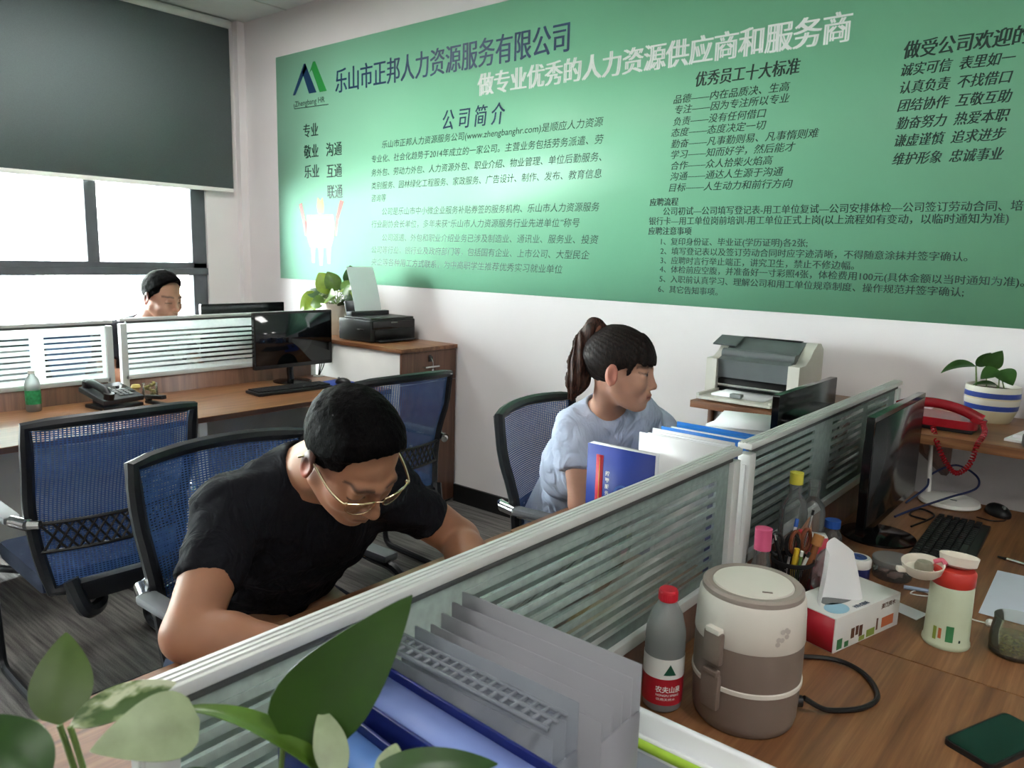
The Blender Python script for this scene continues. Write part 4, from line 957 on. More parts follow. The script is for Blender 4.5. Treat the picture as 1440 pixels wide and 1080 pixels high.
# thermos cup with flip lid
tc_ = thing('thermos_cup', 'pale green thermos cup with red collar and open flip cup lid', 'thermos', (-0.243, 1.735, DZ))
m_mint = M('pale_green_enamel', (196, 206, 178), 0.3, var=0.03); m_cupw = M('cream_cup_plastic', (226, 218, 204), 0.4, var=0.02)
bm = bm_new(); lathe(bm, [(0, 0), (0.043, 0), (0.045, 0.004), (0.0445, 0.010), (0.0425, 0.013), (0.0415, 0.06), (0.0405, 0.128), (0.038, 0.133)], seg=48); part('body', bm, m_mint, tc_)
bm = bm_new(); lathe(bm, [(0.039, 0.131), (0.041, 0.134), (0.041, 0.158), (0.037, 0.164), (0, 0.165)], seg=48); part('collar', bm, M('red_collar', (190, 52, 42), 0.35), tc_)
bm = bm_new(); lathe(bm, [(0, 0.001), (0.028, 0.0), (0.036, 0.008), (0.041, 0.026), (0.039, 0.026), (0.034, 0.010), (0, 0.006)], (-0.052, -0.034, 0.146), 40, RX(0.12)); lid = part('flip_lid', bm, m_cupw, tc_)
bm = bm_new(); box(bm, (-0.085, -0.060, 0.155), (0.02, 0.016, 0.010), rot=RZ(0.6), bev=0.003); part('lid_tab', bm, m_cupw, lid)
bm = bm_new(); lathe(bm, [(0, 0), (0.017, 0.0), (0.018, 0.010), (0.014, 0.018), (0, 0.02)], (-0.050, -0.034, 0.155), 24); part('lid_plug', bm, M('plug_olive', (138, 134, 116), 0.5), lid)
bm = bm_new(); lathe(bm, [(0, 0.0), (0.022, 0.0), (0.034, 0.006), (0.037, 0.024), (0.035, 0.024), (0.031, 0.009), (0, 0.005)], (0.004, 0.010, 0.164), 40, RX(-0.15)); part('cup', bm, m_cupw, tc_)
bm = bm_new(); tube(bm, [(-0.036, -0.018, 0.172), (-0.022, -0.014, 0.178), (-0.012, -0.020, 0.172)], 0.005, 8, sm=4); part('hinge', bm, M('hinge_pink', (196, 92, 110), 0.4), tc_)
av2 = math.atan2(-1.735, 0.243)
for nm, mm, x, z, w, h in (('green_block', i_teal, 0.006, 0.036, 0.014, 0.034), ('brown_block', i_orange, -0.012, 0.034, 0.006, 0.022), ('brown_block', i_mossy, -0.022, 0.032, 0.007, 0.028), ('dark_block', i_dark, 0.026, 0.022, 0.004, 0.006)):
    bm = bm_new(); f_ = bent(0.0428, z, av2); bm.faces.new([bm.verts.new(f_(x + a_, b_)) for a_, b_ in ((-w / 2, -h / 2), (0, -h / 2), (w / 2, -h / 2), (w / 2, h / 2), (0, h / 2), (-w / 2, h / 2))]); part(nm, bm, mm, tc_, smooth=False)

# glass jar with tea
jr = thing('glass_jar', 'glass cup of pale tea leaves at the right edge', 'glass', (-0.128, 1.775, DZ))
bm = bm_new(); lathe(bm, [(0, 0), (0.038, 0.0), (0.044, 0.006), (0.0455, 0.03), (0.043, 0.055), (0.040, 0.070), (0.041, 0.078), (0.039, 0.078), (0.0385, 0.069), (0.0412, 0.055), (0.0435, 0.03), (0.041, 0.009), (0, 0.007)], seg=48); part('glass_wall', bm, m_clearg, jr)
bm = bm_new(); lathe(bm, [(0, 0.0075), (0.0405, 0.0095), (0.043, 0.03), (0.0425, 0.036), (0, 0.036)], seg=40); part('tea', bm, glassy('pale_tea', (246, 245, 222), 0.72, 0.02, film=(220, 216, 166)), jr)
bm = bm_new()
for k in range(70):
    a = rnd.uniform(0, 2 * PI); r = 0.034 * math.sqrt(rnd.random()); p = Vector((r * math.cos(a), r * math.sin(a), rnd.uniform(0.012, 0.032)))
    d = Vector((rnd.uniform(-1, 1), rnd.uniform(-1, 1), rnd.uniform(-0.4, 0.4))).normalized() * 0.006; leaf(bm, p - d, p + d, 0.005, nu=4, nv=2)
q = part('tea_leaves', bm, M('tea_leaf', (176, 176, 100), 0.6, var=0.3), jr); q['kind'] = 'stuff'

# pen pot and what stands in it
PP = Vector((-0.560, 1.705, DZ))
pp = thing('pen_pot', 'black wire pen pot crammed with scissors and pens', 'pen pot', PP)
t = NT('black_wire_mesh'); c = t.add('ShaderNodeTexCoord'); sp = t.add('ShaderNodeSeparateXYZ'); t.link(c.outputs['Object'], sp.inputs[0])
an = t.math('ARCTAN2', sp.outputs[1], sp.outputs[0]); h1 = t.math('GREATER_THAN', t.math('FRACT', t.math('MULTIPLY', an, 11.0)), 0.45); h2 = t.math('GREATER_THAN', t.math('FRACT', t.math('MULTIPLY', sp.outputs[2], 300.0)), 0.45)
tr = t.add('ShaderNodeBsdfTransparent'); mx = t.add('ShaderNodeMixShader'); t.link(t.math('MULTIPLY', h1, h2), mx.inputs[0]); t.bsdf.inputs['Base Color'].default_value = rgb((16, 16, 17)); t.bsdf.inputs['Metallic'].default_value = 0.3
t.link(t.bsdf.outputs[0], mx.inputs[1]); t.link(tr.outputs[0], mx.inputs[2]); t.link(mx.outputs[0], t.out.inputs[0])
bm = bm_new(); lathe(bm, [(0.042, 0.0), (0.045, 0.100)], seg=40); part('mesh_wall', bm, t.m, pp)
bm = bm_new(); lathe(bm, [(0, 0), (0.044, 0), (0.044, 0.008), (0, 0.008)], seg=32); lathe(bm, [(0.0435, 0.096), (0.048, 0.096), (0.048, 0.104), (0.0435, 0.104), (0.0435, 0.096)], seg=32); part('rim', bm, m_black, pp)
def scissors(label, off, rz, m_h):
    o = thing('scissors', label, 'scissors', PP + Vector(off), rz)
    for s in (-1, 1):
        bm = bm_new(); prism(bm, [(-0.006, 0), (0.006, 0), (0.004, 0.06), (0, 0.075), (-0.004, 0.06)], -0.001 + s * 0.001, 0.001 + s * 0.001, Matrix(((1, 0, 0, 0), (0, 0, 1, 0), (0, -1, 0, 0.075), (0, 0, 0, 1)))); part('blade', bm, m_chrome, o)
        bm = bm_new(); tube(bm, [(s * 0.004, 0, 0.07), (s * 0.007, 0, 0.10)], 0.0045, 8)
        tube(bm, [(s * 0.018 + 0.014 * math.cos(k * 2 * PI / 14), 0.0, 0.128 + 0.026 * math.sin(k * 2 * PI / 14)) for k in range(14)], 0.0045, 8, closed=True); part('handle', bm, m_h, o)
    return o
scissors('black handled scissors upright in the pen pot', (-0.016, -0.018, 0.010), 0.6, m_black)
scissors('brown handled scissors tilted in the pen pot', (0.010, 0.012, 0.016), 1.2, M('scissor_brown', (120, 62, 36), 0.4))
def stick(name, label, cat, a, b, r, m, extra=None, group='pens in the black pot'):
    o = thing(name, label, cat, PP, 0, group); bm = bm_new(); tube(bm, [a, b], r, 10); part('barrel', bm, m, o)
    d = (Vector(b) - Vector(a)).normalized()
    if extra: bm = bm_new(); tube(bm, [Vector(b), Vector(b) + d * extra[0]], extra[1], 10); part('cap', bm, extra[2], o)
    return o
m_y, m_pk, m_bl = M('yellow_plastic', (226, 190, 52), 0.4), M('pink_plastic', (214, 92, 132), 0.4), M('blue_plastic', (44, 92, 176), 0.4)
stick('pen', 'thin silver pen rising tallest from the black pot', 'pen', (0.0, 0.015, 0.012), (0.02, 0.045, 0.20), 0.0028, m_chrome, (0.012, 0.003, m_black))
stick('pen', 'blue capped pen leaning right in the pot', 'pen', (-0.020, 0.005, 0.012), (-0.022, 0.066, 0.155), 0.004, m_white, (0.02, 0.0048, m_bl))
stick('highlighter', 'yellow marker between the scissors in the pot', 'highlighter', (0.004, -0.02, 0.012), (0.012, -0.018, 0.115), 0.007, m_y, (0.02, 0.006, m_y))
stick('pen', 'red pen with slanted body in the pen pot', 'pen', (-0.01, 0.02, 0.012), (0.0, 0.034, 0.145), 0.0055, M('red_pen', (182, 48, 60), 0.4), (0.018, 0.006, M('red_pen_cap', (220, 70, 80), 0.4)))
stick('brush', 'brown wooden handled brush in the pot', 'brush', (0.020, 0.0, 0.012), (0.038, 0.034, 0.135), 0.008, M('brown_wood', (140, 84, 46), 0.5), (0.025, 0.012, M('brush_tan', (176, 120, 66), 0.8, bump=0.5)))
stick('pencil', 'white pencil leaning forward in the pot', 'pencil', (0.0, -0.01, 0.012), (0.036, -0.012, 0.120), 0.0038, m_white, (0.012, 0.0038, m_dkgrey))
stick('pencil', 'green pencil at the front of the pot', 'pencil', (0.014, -0.022, 0.012), (0.028, -0.03, 0.125), 0.0038, M('green_pencil', (110, 140, 70), 0.4), (0.012, 0.0038, m_white))
stick('pen', 'black pen leaning left out of the pen pot', 'pen', (0.0, 0.0, 0.012), (-0.030, -0.036, 0.150), 0.0042, m_black, (0.014, 0.0036, m_chrome))
stick('marker', 'white marker with grey cap at the back of the pot', 'marker', (0.01, 0.025, 0.012), (0.03, 0.056, 0.128), 0.007, m_white, (0.022, 0.0075, m_grey))
bx_ = thing('small_box', 'small red and white carton standing behind the pen pot', 'carton', PP + Vector((0.012, 0.115, 0.0)), 0.5)
bm = bm_new(); box(bm, (0, 0, 0.065), (0.05, 0.035, 0.13), bev=0.002); part('carton', bm, M('carton_red_white', (196, 70, 84), 0.45), bx_)
bm = bm_new(); box(bm, (0, 0, 0.128), (0.046, 0.031, 0.01)); part('flap', bm, m_white, bx_)
bm = bm_new()
def crump(u, v):
    a = u * 2 * PI; r = 0.034 * math.sin(PI * (0.08 + 0.86 * v)) * (1 + 0.28 * math.sin(a * 5 + v * 7) + 0.15 * math.sin(a * 9 - v * 11))
    return Vector((r * math.cos(a), r * math.sin(a), 0.11 * v))
sheet(bm, crump, 40, 14); solo('plastic_bag', bm, m_clearp, 'crumpled clear plastic bag right of the pen pot', 'bag', (-0.512, 1.80, DZ))
cr = thing('card_clip', 'small card with tan tag clipped above the pen pot', 'card', PP + Vector((-0.002, 0.064, 0.085)))
bm = bm_new(); box(bm, (0, 0.02, 0.04), (0.006, 0.07, 0.085), rot=RX(0.3), bev=0.002); part('tag', bm, M('tan_card', (150, 112, 88), 0.6), cr)
bm = bm_new(); cyl(bm, (-0.001, 0.01, -0.085), (0.0, 0.015, 0.005), 0.003); part('stick', bm, m_white, cr)
# wrapped sweets and paper bits piled behind the tissue box
for k, (lab_, p, m_) in enumerate((('crumpled white wrapper behind the tissue box', (-0.478, 1.855, DZ), m_white), ('crumpled dark red wrapper between pen pot and tissue box', (-0.50, 1.735, DZ), M('maroon_wrap', (120, 30, 44), 0.4)))):
    bm = bm_new(); bmesh.ops.create_icosphere(bm, subdivisions=3, radius=0.022)
    for v in bm.verts: v.co = v.co * (0.75 + 0.5 * noise.noise(v.co * 90 + Vector((k * 7, 0, 0)))); v.co.z = max(-0.012, v.co.z * 1.1)
    bmesh.ops.translate(bm, vec=(0, 0, 0.012), verts=bm.verts[:]); solo('wrapper', bm, m_, lab_, 'wrapper', p, group='crumpled wrappers')
# small plastic bottles along the glass
def vial(label, loc, r, h, capm, caph, capr):
    o = thing('plastic_bottle', label, 'bottle', loc, 0, 'small bottles along the glass screen')
    bm = bm_new(); lathe(bm, [(0, 0), (r, 0), (r, h * 0.70), (r * 0.85, h * 0.80), (capr * 0.9, h * 0.88), (capr * 0.9, h)], seg=28); part('bottle_wall', bm, m_clearv, o)
    bm = bm_new(); lathe(bm, [(capr, h - 0.004), (capr, h + caph), (0, h + caph)], seg=28); part('cap', bm, capm, o); return o
vial('clear bottle with bright pink cap beside the screen post', (-0.608, 1.640, DZ), 0.021, 0.135, m_pk, 0.045, 0.019)
vial('tall clear bottle with yellow cap against the glass', (-0.606, 1.82, DZ), 0.033, 0.25, M('yellow_cap', (206, 196, 70), 0.4), 0.024, 0.016)
vial('empty clear bottle without label behind the yellow capped one', (-0.604, 1.955, DZ), 0.032, 0.205, m_clearv, 0.02, 0.015)
vial('low clear bottle leaning on the foot of the big monitor', (-0.575, 2.04, DZ), 0.026, 0.09, m_bl, 0.016, 0.02)
# cream jar and clear round box
cj = thing('cream_jar', 'small dark blue jar with white lid behind the tissue box', 'jar', (-0.483, 1.950, DZ))
bm = bm_new(); lathe(bm, [(0, 0), (0.028, 0), (0.031, 0.005), (0.031, 0.032), (0.029, 0.036)], seg=36); part('body', bm, M('navy_jar', (36, 42, 96), 0.3), cj)
bm = bm_new(); lathe(bm, [(0.0315, 0.033), (0.033, 0.035), (0.033, 0.052), (0.030, 0.056), (0, 0.056)], seg=36); ld = part('lid', bm, m_white, cj)
bm = bm_new(); lathe(bm, [(0.0, 0.0568), (0.022, 0.0566)], seg=24); part('lid_print', bm, M('lid_blue', (66, 92, 150), 0.4, var=0.6, scale=90), ld)
rb = thing('round_box', 'clear round plastic box with pale lid beside the blue jar', 'box', (-0.418, 2.025, DZ))
bm = bm_new(); lathe(bm, [(0, 0), (0.044, 0), (0.046, 0.004), (0.046, 0.036)], seg=40); part('wall', bm, m_clearv, rb)
bm = bm_new(); lathe(bm, [(0.047, 0.034), (0.0485, 0.036), (0.0485, 0.048), (0.046, 0.050), (0, 0.050)], seg=40); part('lid', bm, glassy('frosted_lid', (240, 243, 242), 0.55, 0.2, film=(206, 210, 210)), rb)
bm = bm_new()
for k in range(6): box(bm, (rnd.uniform(-.022, .022), rnd.uniform(-.022, .022), 0.012 + 0.003 * k), (0.03, 0.02, 0.006), rot=RZ(rnd.uniform(0, 3)))
part('contents', bm, M('box_contents', (150, 120, 112), 0.6, var=0.4), rb)
bm = bm_new(); tube(bm, [(-0.375, 1.96, 0.7565), (-0.30, 1.985, 0.7565)], 0.005, 10); solo('pen', bm, M('pale_blue_pen', (150, 166, 190), 0.4), 'pale blue pen lying beside the clear round box', 'pen')
# earphones, label, paper, pens, phone
ep = thing('earphones', 'white earphones with thin cable lying by the thermos', 'earphones', (-0.24, 1.90, DZ))
bm = bm_new(); tube(bm, [(0.052, -0.018, 0.006), (0.02, -0.01, 0.003), (0.01, 0.03, 0.0025), (-0.03, 0.05, 0.0025), (-0.10, 0.075, 0.0025), (-0.115, 0.04, 0.0025), (-0.075, 0.055, 0.004), (-0.08, 0.10, 0.0025), (-0.115, 0.075, 0.0025)], 0.0016, 6, sm=8); part('cable', bm, m_white, ep)
bm = bm_new(); bmesh.ops.create_uvsphere(bm, u_segments=14, v_segments=10, radius=0.009); bmesh.ops.translate(bm, vec=(0.056, -0.02, 0.009), verts=bm.verts[:]); part('earbud', bm, m_white, ep)
bm = bm_new(); box(bm, (0.088, -0.045, 0.006), (0.035, 0.012, 0.01), rot=RZ(-0.6), bev=0.002); part('jack', bm, M('jack_brown', (70, 48, 48), 0.4), ep)
bm = bm_new(); prism(bm, [(-0.365, 1.872), (-0.300, 1.850), (-0.312, 1.800), (-0.36, 1.82)], 0, 0.001); text_bm(bm, '合格证明', 0.035, 0.008, 0.0, lambda x, y: Vector((-0.35 + x, 1.838 - x * 0.3 + y, 0.0014))); 
for v in bm.verts: v.co = v.co - Vector((-0.335, 1.84, 0))
solo('paper_label', bm, m_paper, 'small white printed slip beside the tissue box', 'paper slip', (-0.335, 1.84, DZ + 0.0005), smooth=False)
def flatpaper(label, loc, rz, w, h, m, cat='paper', name='paper_sheet', group=None):
    bm = bm_new(); sheet(bm, lambda u, v: Vector(((u - .5) * w, (v - .5) * h, 0.0012 + 0.002 * math.sin(u * 3) * v)), 8, 8, 0.0006); return solo(name, bm, m, label, cat, loc, rz, group)
flatpaper('pale blue sheet of paper lying right of the thermos', (-0.105, 2.10, DZ + 0.001), 0.02, 0.225, 0.32, M('bluish_paper', (206, 214, 226), 0.7, var=0.02))
pn = thing('pen', 'silver pen lying above the pale blue sheet', 'pen', (-0.165, 2.345, DZ), -0.25)
bm = bm_new(); tube(bm, [(-0.05, 0, 0.005), (0.07, 0, 0.005)], 0.0045, 10); part('barrel', bm, m_chrome, pn); bm = bm_new(); tube(bm, [(-0.072, 0, 0.005), (-0.05, 0, 0.005)], lambda q: 0.002 + 0.0025 * q, 10); part('tip', bm, m_black, pn)
sp_ = thing('smartphone', 'dark green screened smartphone lying at the lower right', 'smartphone', (-0.104, 1.408, DZ), math.atan2(0.168, 0.07) - PI / 2)
bm = bm_new(); prism(bm, rrect(0.080, 0.172, 0.010), 0, 0.010); part('case', bm, m_black, sp_)
bm = bm_new(); prism(bm, rrect(0.074, 0.166, 0.008), 0.0101, 0.0105); part('screen', bm, M('phone_glass', (14, 42, 34), 0.15, spec=0.3), sp_)
cal = thing('calculator', 'dark handset lying at the right edge beyond the sheet', 'device', (-0.118, 2.45, DZ), 0.1)
bm = bm_new(); box(bm, (0, 0, 0.009), (0.07, 0.15, 0.018), bev=0.005); part('body', bm, m_dkgrey, cal); bm = bm_new(); box(bm, (0, 0.045, 0.0185), (0.055, 0.04, 0.002)); part('display', bm, m_blackgloss, cal)
# router below the shelf
rt = thing('router', 'white domed router with upright antenna under the shelf', 'router', (-0.435, 2.815, DZ))
bm = bm_new(); lathe(bm, [(0, 0.0), (0.085, 0.0), (0.092, 0.006), (0.088, 0.016), (0.05, 0.028), (0, 0.031)], seg=48); part('body', bm, m_white, rt)
bm = bm_new(); tube(bm, [(-0.068, 0.02, 0.014), (-0.078, 0.03, 0.195)], lambda q: 0.009 - 0.003 * q, 10); part('antenna', bm, m_white, rt)
bm = bm_new(); box(bm, (0.02, -0.05, 0.0275), (0.02, 0.004, 0.001), rot=RX(0.25)); part('mark', bm, m_grey, rt)
bm = bm_new(); tube(bm, [(-0.54, 2.70, 0.755), (-0.50, 2.78, 0.80), (-0.505, 2.86, 0.825), (-0.44, 2.89, 0.865), (-0.375, 2.88, 0.842), (-0.362, 2.80, 0.82), (-0.42, 2.70, 0.80), (-0.50, 2.60, 0.765), (-0.53, 2.52, 0.755)], 0.0035, 8, sm=8); solo('network_cable', bm, M('navy_cable', (34, 44, 84), 0.4), 'dark blue network cable looping above the white router', 'cable')
bm = bm_new(); tube(bm, [(-0.47, 2.46, 0.754), (-0.44, 2.62, 0.754), (-0.49, 2.66, 0.756), (-0.50, 2.58, 0.754), (-0.45, 2.56, 0.754)], 0.003, 8, sm=8); solo('power_cord', bm, m_cable, 'black cable coiled at the back of the big monitor foot', 'cord')
# papers at the end of the shelf
bm = bm_new(); prism(bm, [(-0.07, -0.13), (0.07, -0.15), (0.09, 0.08), (-0.03, 0.11)], 0, 0.008); prism(bm, [(-0.05, -0.10), (0.09, -0.08), (0.08, 0.12), (-0.02, 0.08)], 0.0085, 0.018)
solo('paper_stack', bm, m_paper, 'white folded papers on the shelf right of the striped bowl', 'paper', (-0.24, 2.98, 0.9805), smooth=False)
bm = bm_new(); box(bm, (0, 0, 0.02), (0.08, 0.05, 0.04), bev=0.008); solo('stapler', bm, m_grey, 'grey gadget at the shelf edge by the right border', 'stapler', (-0.215, 2.80, 0.9805), 0.3)

# ================================================================ files and folders, near side
def frosted(name, c, tr_, rough=0.3):
    return glassy(name, (230, 232, 235), tr_, rough, film=c)
m_fr = frosted('frosted_file_plastic', (200, 200, 206), 0.25); m_fr2 = frosted('frosted_file_plastic_cool', (188, 194, 204), 0.3)
def sorter(label, loc, w, d, h, n, m, perforated=False):
    o = thing('file_rack', label, 'file rack', loc, 0, 'frosted file racks')
    for k in range(n):
        bm = bm_new(); y = (k / (n - 1) - 0.5) * d; box(bm, (0, y, h / 2 - 0.02 * (n - 1 - k) / n), (w, 0.0022, h - 0.04 * (n - 1 - k) / n)); part('divider', bm, m, o)
    for s in (-1, 1):
        bm = bm_new(); box(bm, (s * w / 2, 0, h * 0.42), (0.0025, d, h * 0.84)); part('side_panel', bm, m, o)
    bm = bm_new(); box(bm, (0, 0, 0.002), (w, d, 0.004)); part('base', bm, m, o)
    if perforated:
        bm = bm_new()
        for i in range(17): box(bm, (-w / 2 + w * (i + 0.5) / 17, -d * 0.05, h - 0.004), (0.004, d * 0.5, 0.003))
        for s in (-1, 0, 1): box(bm, (0, -d * 0.05 + s * d * 0.24, h - 0.004), (w, 0.004, 0.004))
        part('top_grid', bm, m, o)
    return o
sorter('tall frosted file rack against the glass screen, furthest of the files', (-0.505, 0.645, DZ), 0.265, 0.075, 0.340, 5, m_fr)
sorter('frosted file rack with gridded top next to the blue binders', (-0.515, 0.565, DZ), 0.24, 0.065, 0.325, 4, m_fr2, True)
m_peri = M('periwinkle_card', (124, 142, 202), 0.5, var=0.03); m_navyp = M('navy_plastic', (22, 34, 104), 0.35, var=0.05); m_skyp = M('sky_blue_card', (96, 138, 206), 0.5)
def binder(label, loc, rz, w, d, h, m_top, m_side, m_sp):
    o = thing('ring_binder', label, 'binder', loc, rz, 'blue binders on the near desk')
    bm = bm_new(); box(bm, (0, -d / 2 + 0.002, h / 2), (w, 0.004, h), bev=0.001); box(bm, (0, d / 2 - 0.002, h / 2), (w, 0.004, h), bev=0.001); part('cover', bm, m_side, o)
    bm = bm_new(); box(bm, (-w / 2 + 0.002, 0, h / 2), (0.004, d - 0.008, h)); sp__ = part('spine', bm, m_sp, o)
    bm = bm_new(); box(bm, (0.0, 0, h / 2 - 0.004), (w - 0.012, d - 0.010, h - 0.01)); part('page_block', bm, m_top, o)
    return o, sp__
binder('blue binder showing periwinkle pages beside the gridded file rack', (-0.485, 0.49, DZ), -0.05, 0.30, 0.062, 0.315, m_peri, m_navyp, m_skyp)
o, s_ = binder('sky blue binder nearest the foreground plant', (-0.485, 0.418, DZ), -0.09, 0.30, 0.052, 0.305, m_skyp, m_navyp, m_grey)
bm = bm_new(); lathe(bm, [(0.007, 0), (0.012, 0), (0.012, 0.002), (0.007, 0.002), (0.007, 0)], (-0.1515, 0, 0.22), 20, RY(-PI / 2)); part('finger_ring', bm, m_navyp, s_)
# report with green slide bar leaning behind the rack
rp_ = thing('report_folder', 'white printed report with lime green slide spine', 'report', (-0.345, 0.775, DZ))
tl_ = RX(0.16)
bm = bm_new(); box(bm, (0, 0, 0.102), (0.235, 0.006, 0.20), rot=tl_); pg = part('pages', bm, m_paper, rp_)
bm = bm_new(); tube(bm, [tl_ @ Vector((-0.118, 0, 0.205)), tl_ @ Vector((0.118, 0, 0.205))], 0.0058, 10); part('slide_bar', bm, M('lime_plastic', (160, 196, 62), 0.35), rp_)
bm = bm_new(); box(bm, (0.01, 0.020, 0.112), (0.27, 0.010, 0.22), rot=tl_); part('back_sheet', bm, m_paper, rp_)
bm = bm_new()
for i, s in enumerate(('劳动合同书', '甲方：', '乙方：', '签订日期：')): text_bm(bm, s, None, 0.012, 0.0, lambda x, y, i=i: tl_ @ Vector((-0.07 + x, -0.0036, 0.165 - i * 0.026 + y)))
part('page_text', bm, M('pencil_grey', (150, 150, 160), 0.7), pg, smooth=False)
# loose stack between bottle and rack
bm = bm_new(); box(bm, (0, 0, 0.10), (0.20, 0.03, 0.20), bev=0.002); solo('file_box', bm, m_fr2, 'frosted file case between the tall file rack and the report', 'file case', (-0.445, 0.718, DZ))

# ================================================================ files on the woman's desk
br = thing('booklet_folder', 'blue booklet with red stripe standing upright before the woman', 'booklet', (-1.03, 1.705, DZ), 0.03)
bm = bm_new(); box(bm, (0, 0.012, 0.138), (0.20, 0.024, 0.272)); part('pages', bm, m_paper, br)
bm = bm_new(); box(bm, (0, -0.001, 0.137), (0.204, 0.002, 0.274)); cv = part('cover', bm, M('royal_blue_cover', (26, 52, 138), 0.5, var=0.15, scale=9), br)
bm = bm_new(); box(bm, (-0.062, -0.0023, 0.140), (0.022, 0.0006, 0.215)); part('red_stripe', bm, M('stripe_red', (196, 40, 60), 0.4), cv)
bm = bm_new(); box(bm, (-0.062, -0.0027, 0.140), (0.003, 0.0003, 0.20)); part('gold_line', bm, M('stripe_gold', (206, 150, 60), 0.4), cv)
for i, s in enumerate('招聘服务手册'):
    bm = bm_new(); text_bm(bm, s, 0.013, None, 0.02, lambda x, y, i=i: Vector((-0.043 + x, -0.0027, 0.20 - i * 0.018 + y))); part('cover_character', bm, i_white, cv, smooth=False)
bm = bm_new(); lathe(bm, [(0.020, -0.001), (0.026, -0.001), (0.026, 0.0), (0.020, 0.0), (0.020, -0.001)], (0.01, -0.0024, 0.15), 28, RX(PI / 2)); part('cover_emblem', bm, M('emblem_blue', (70, 104, 180), 0.4), cv)
bm = bm_new(); text_bm(bm, '会', 0.025, None, 0.04, lambda x, y: Vector((0.045 + x, -0.0027, 0.14 + y))); part('cover_word', bm, i_white, cv, smooth=False)
m_hold = M('white_holder_plastic', (222, 222, 222), 0.45, var=0.02)
def holder(label, loc, rz, w, d, h, m, n, mi, group):
    o = thing('file_holder', label, 'file holder', loc, rz, group)
    bm = bm_new(); box(bm, (0, -d / 2, h / 2), (w, 0.003, h)); box(bm, (0, d / 2, h / 2), (w, 0.003, h)); box(bm, (w / 2, 0, h * 0.48), (0.003, d, h * 0.96)); box(bm, (-w / 2, 0, h * 0.25), (0.003, d, h * 0.5)); box(bm, (0, 0, 0.002), (w, d, 0.004)); part('case', bm, m, o)
    for k in range(n):
        bm = bm_new(); box(bm, (0.0, -d / 2 + d * (k + 0.7) / (n + 0.4), h * 0.49), (w - 0.012, 0.006, h * 0.98 - 0.008 * (k % 2))); part('document', bm, mi[k % len(mi)], o)
    return o
m_blbox = M('bright_blue_plastic', (38, 116, 200), 0.35, var=0.06); m_ltblue = M('pale_blue_film', (150, 190, 226), 0.4)
h_ = holder('white file holder with papers behind the blue booklet', (-0.885, 1.785, DZ), 0.0, 0.235, 0.07, 0.318, m_hold, 5, [m_paper, m_hold], 'file holders on the woman’s desk')
bm = bm_new(); prism(bm, rrect(0.07, 0.03, 0.014), 0, 0.0006, Matrix(((1, 0, 0, 0.03), (0, 0, 1, -0.0375), (0, 1, 0, 0.235), (0, 0, 0, 1)))); part('grip_hole', bm, m_dkgrey, h_)
holder('bright blue file holder against the glass screen post', (-0.865, 1.885, DZ), 0.0, 0.245, 0.09, 0.322, m_blbox, 5, [m_ltblue, m_blbox, m_paper], 'file holders on the woman’s desk')
bm = bm_new(); box(bm, (0, 0, 0.145), (0.05, 0.14, 0.29), bev=0.003); solo('box_file', bm, m_navyp, 'navy box file seen through the gap between the glass screens', 'box file', (-0.735, 1.735, DZ))

# ================================================================ man's desk and far desk
bm = bm_new(); sheet(bm, lambda u, v: Vector(((u - .5) * 0.21, (v - .5) * 0.29, 0.003 + 0.004 * math.sin(u * PI))), 8, 4, 0.003); nb = solo('notebook', bm, m_paper, 'open white notebook under the man’s hands behind the glass', 'notebook', (-0.90, 1.00, DZ), 0.1)
bm = bm_new(); box(bm, (0, 0, 0.012), (0.10, 0.14, 0.024), bev=0.003); solo('wallet', bm, M('tan_leather', (170, 140, 90), 0.5), 'tan wallet on the man’s desk behind the striped glass', 'wallet', (-0.83, 1.30, DZ), 0.3)
bb = thing('water_bottle', 'clear water bottle with green label on the far desk', 'bottle', (-3.913, 1.264, DZ))
bm = bm_new(); lathe(bm, [(0, 0.0), (0.028, 0.0), (0.032, 0.006), (0.032, 0.125), (0.026, 0.15), (0.013, 0.168), (0.013, 0.178)], seg=28); part('bottle_wall', bm, m_clearp, bb)
bm = bm_new(); lathe(bm, [(0.0325, 0.035), (0.0325, 0.10)], seg=28); part('label', bm, M('green_label', (46, 146, 92), 0.4, var=0.35, scale=60), bb)
bm = bm_new(); lathe(bm, [(0.0145, 0.176), (0.0145, 0.19), (0, 0.19)], seg=20); part('cap', bm, m_white, bb)
gj = thing('glass_jar', 'small glass jar of trinkets beside the black desk phone', 'jar', (-3.885, 1.79, DZ))
bm = bm_new(); lathe(bm, [(0, 0), (0.035, 0), (0.038, 0.01), (0.036, 0.07), (0.038, 0.075)], seg=28); part('glass_wall', bm, m_clearg, gj)
bm = bm_new()
for k in range(9):
    a = k * 0.9; box(bm, (0.018 * math.cos(a), 0.018 * math.sin(a), 0.02 + 0.007 * k), (0.016, 0.013, 0.016), rot=RZ(a) @ RX(a))
part('trinkets', bm, M('trinket_mix', (150, 140, 80), 0.5, var=0.7, scale=60), gj)
oj = thing('ornament', 'tiny yellow topped ornament next to the trinket jar', 'ornament', (-3.90, 1.725, DZ))
bm = bm_new(); lathe(bm, [(0, 0), (0.018, 0), (0.022, 0.03), (0.014, 0.055), (0, 0.058)], seg=20); part('body', bm, M('tan_ornament', (176, 140, 110), 0.5), oj); bm = bm_new(); lathe(bm, [(0.016, 0.054), (0.024, 0.062), (0.018, 0.075), (0, 0.078)], seg=20); part('top', bm, M('yellow_ornament', (210, 190, 110), 0.5), oj)
sp2 = thing('stapler', 'black stapler on the far desk by the trinket jar', 'stapler', (-3.70, 1.735, DZ), 0.15)
